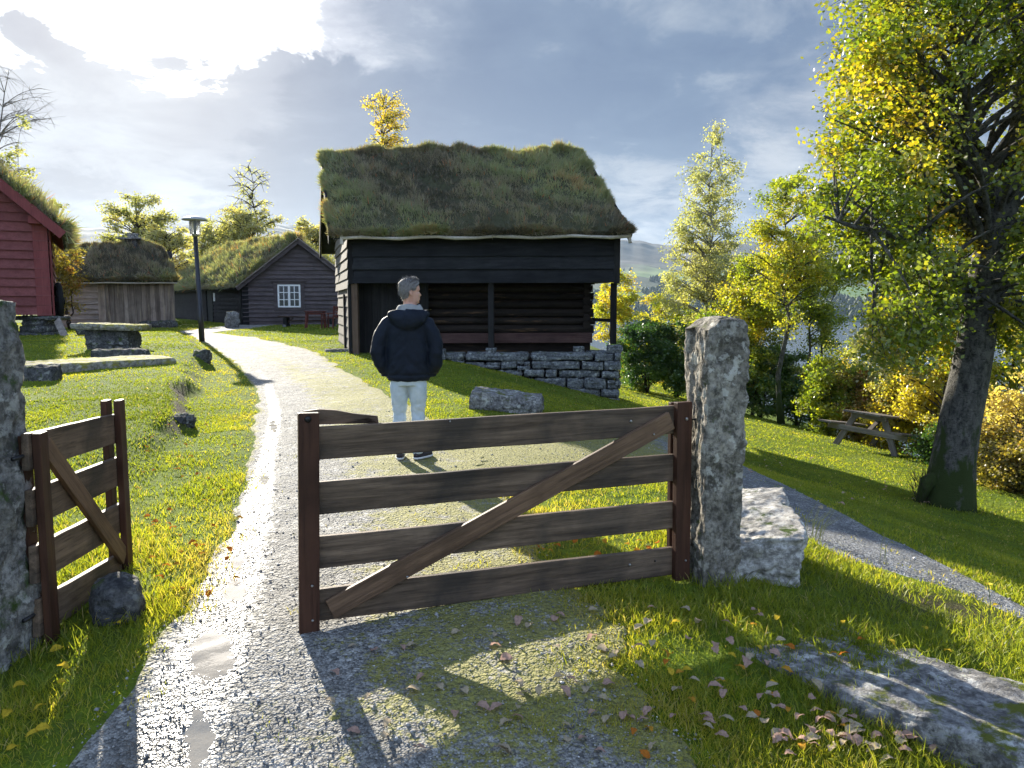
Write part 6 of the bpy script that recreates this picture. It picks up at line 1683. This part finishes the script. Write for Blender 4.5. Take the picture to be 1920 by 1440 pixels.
def drop(kname, px, py, label, group, size=.05):
    x, y = hit(px, py)
    o = bpy.data.objects.new('fallen_leaf', LR.choice(LM[kname])); C.objects.link(o)
    onp = float(path_cover(np.array([x]), np.array([y]))[0]) > 0
    s = size * LR.uniform(.75, 1.25)
    o.location = (x, y, zg1(x, y) + (.018 if onp else .035) + s * .05); o.scale = (s, s, s); o.rotation_euler = (LR.gauss(0, .26), LR.gauss(0, .22), LR.uniform(0, 6.28))
    tag(o, label, 'leaf', group)
for i in range(46): drop('orange', LR.uniform(255, 455), LR.uniform(800, 1130), 'orange fallen leaf in the grass verge left of the wet path', 'orange leaves on the left verge', .05)
for (px, py) in ((12, 1352), (75, 1340), (120, 1265), (205, 1172), (222, 1182), (108, 1228), (60, 1390), (25, 1418), (118, 1295), (40, 1300), (78, 1380)): drop('yellow', px, py, 'yellow fallen leaf in the shaded grass at the foot of the left gate post', 'yellow leaves below the left gate post', .055)
n_ = 0
while n_ < 105:
    px, py = LR.uniform(600, 1560), LR.uniform(1150, 1436)
    if px < 900 and LR.random() < .6: continue
    drop('pale', px, py, 'pale pinkish brown fallen leaf on the moss and gravel in front of the wide gate', 'pale leaves before the wide gate', .056); n_ += 1
for i in range(44): drop('pale', LR.gauss(1610, 85), LR.gauss(1380, 32), 'pale fallen leaf in the heap against the long low rock slab', 'pale leaves heaped by the rock slab', .055)
for i in range(22): drop('orange', LR.uniform(1180, 1640), LR.uniform(1180, 1430), 'orange fallen leaf in the grass right of the gate shadow', 'orange leaves on the right foreground grass', .05)
for i in range(14): drop('yellow', LR.uniform(1240, 1900), LR.uniform(1140, 1300), 'yellow fallen leaf in the sunny grass between side path and rock slab', 'yellow leaves on the right grass', .045)
for i in range(26): drop('orange', LR.uniform(1000, 1250), LR.uniform(985, 1060), 'orange brown fallen leaf in the grass patch seen between the gate rails', 'leaves seen between the gate rails', .05)
for i in range(40): drop('pale', LR.uniform(1390, 1900), 0 * 1 + LR.uniform(860, 960) + 0, 'pale fallen leaf on the worn strip along the far side of the gravel side path', 'pale leaves along the side path', .06)
# ================================================================= SMALL PLANTS
q = hit(1850, 1190); dn = thing('dandelion', 'single yellow flower on a thin stem beside the gravel side path', 'flower', (q[0], q[1], zg1(*q)))
hgt = P(1845, 1096, q[1]).z - zg1(*q)
m = MB(); m.tube([(0, 0, 0), (.01, 0, hgt * .6), (-.008, 0, hgt)], [.0022, .002, .0018], 5); m.build('stem', mat_plain('stem_green', (.10, .14, .03), .7), dn)
m = MB()
for i in range(46):
    t = 2.399 * i; rr0 = .003 + .012 * math.sqrt(i / 46); dd = Vector((math.cos(t), math.sin(t), .5)).normalized() * .012; p = Vector((-.008 + rr0 * .6 * math.cos(t), rr0 * .6 * math.sin(t), hgt)); s_ = dd.cross(Vector((0, 0, 1))).normalized() * .003
    m.add([p - s_, p + s_, p + dd + s_ * .8, p + dd - s_ * .8], [(0, 1, 2, 3)])
m.build('flower_head', mat_plain('flower_yellow', (.75, .55, .03), .6, var=.1), dn)
for i, (px, py, hp, lab) in enumerate(((1880, 1215, 70, 'tall bent dry grass stalk beside the yellow flower'), (1655, 1060, 66, 'tall dry grass stalk on the near edge of the side path'), (1515, 1010, 60, 'tuft of long grass stalks at the corner of the pale boulder'))):
    q = hit(px, py); h_ = hp * q[1] / 1442; m = MB()
    for k in range(3 if i < 2 else 26):
        a = LR.gauss(.35, .35); b_ = LR.gauss(0, .3); L = h_ * LR.uniform(.55, 1.05); o_ = Vector((LR.gauss(0, .02 + .03 * (i == 2)), LR.gauss(0, .02 + .04 * (i == 2)), 0))
        m.tube([o_, o_ + Vector((a * .25 * L, b_ * .3 * L, .6 * L)), o_ + Vector((a * .8 * L, b_ * .6 * L, L))], [.002, .0018, .001], 4, caps=False)
    ob = m.build('grass_stalks', mat_plain('dry_stalk', (.24, .24, .09), .8)); ob.location = (q[0], q[1], zg1(*q)); tag(ob, lab, 'grass stalk')
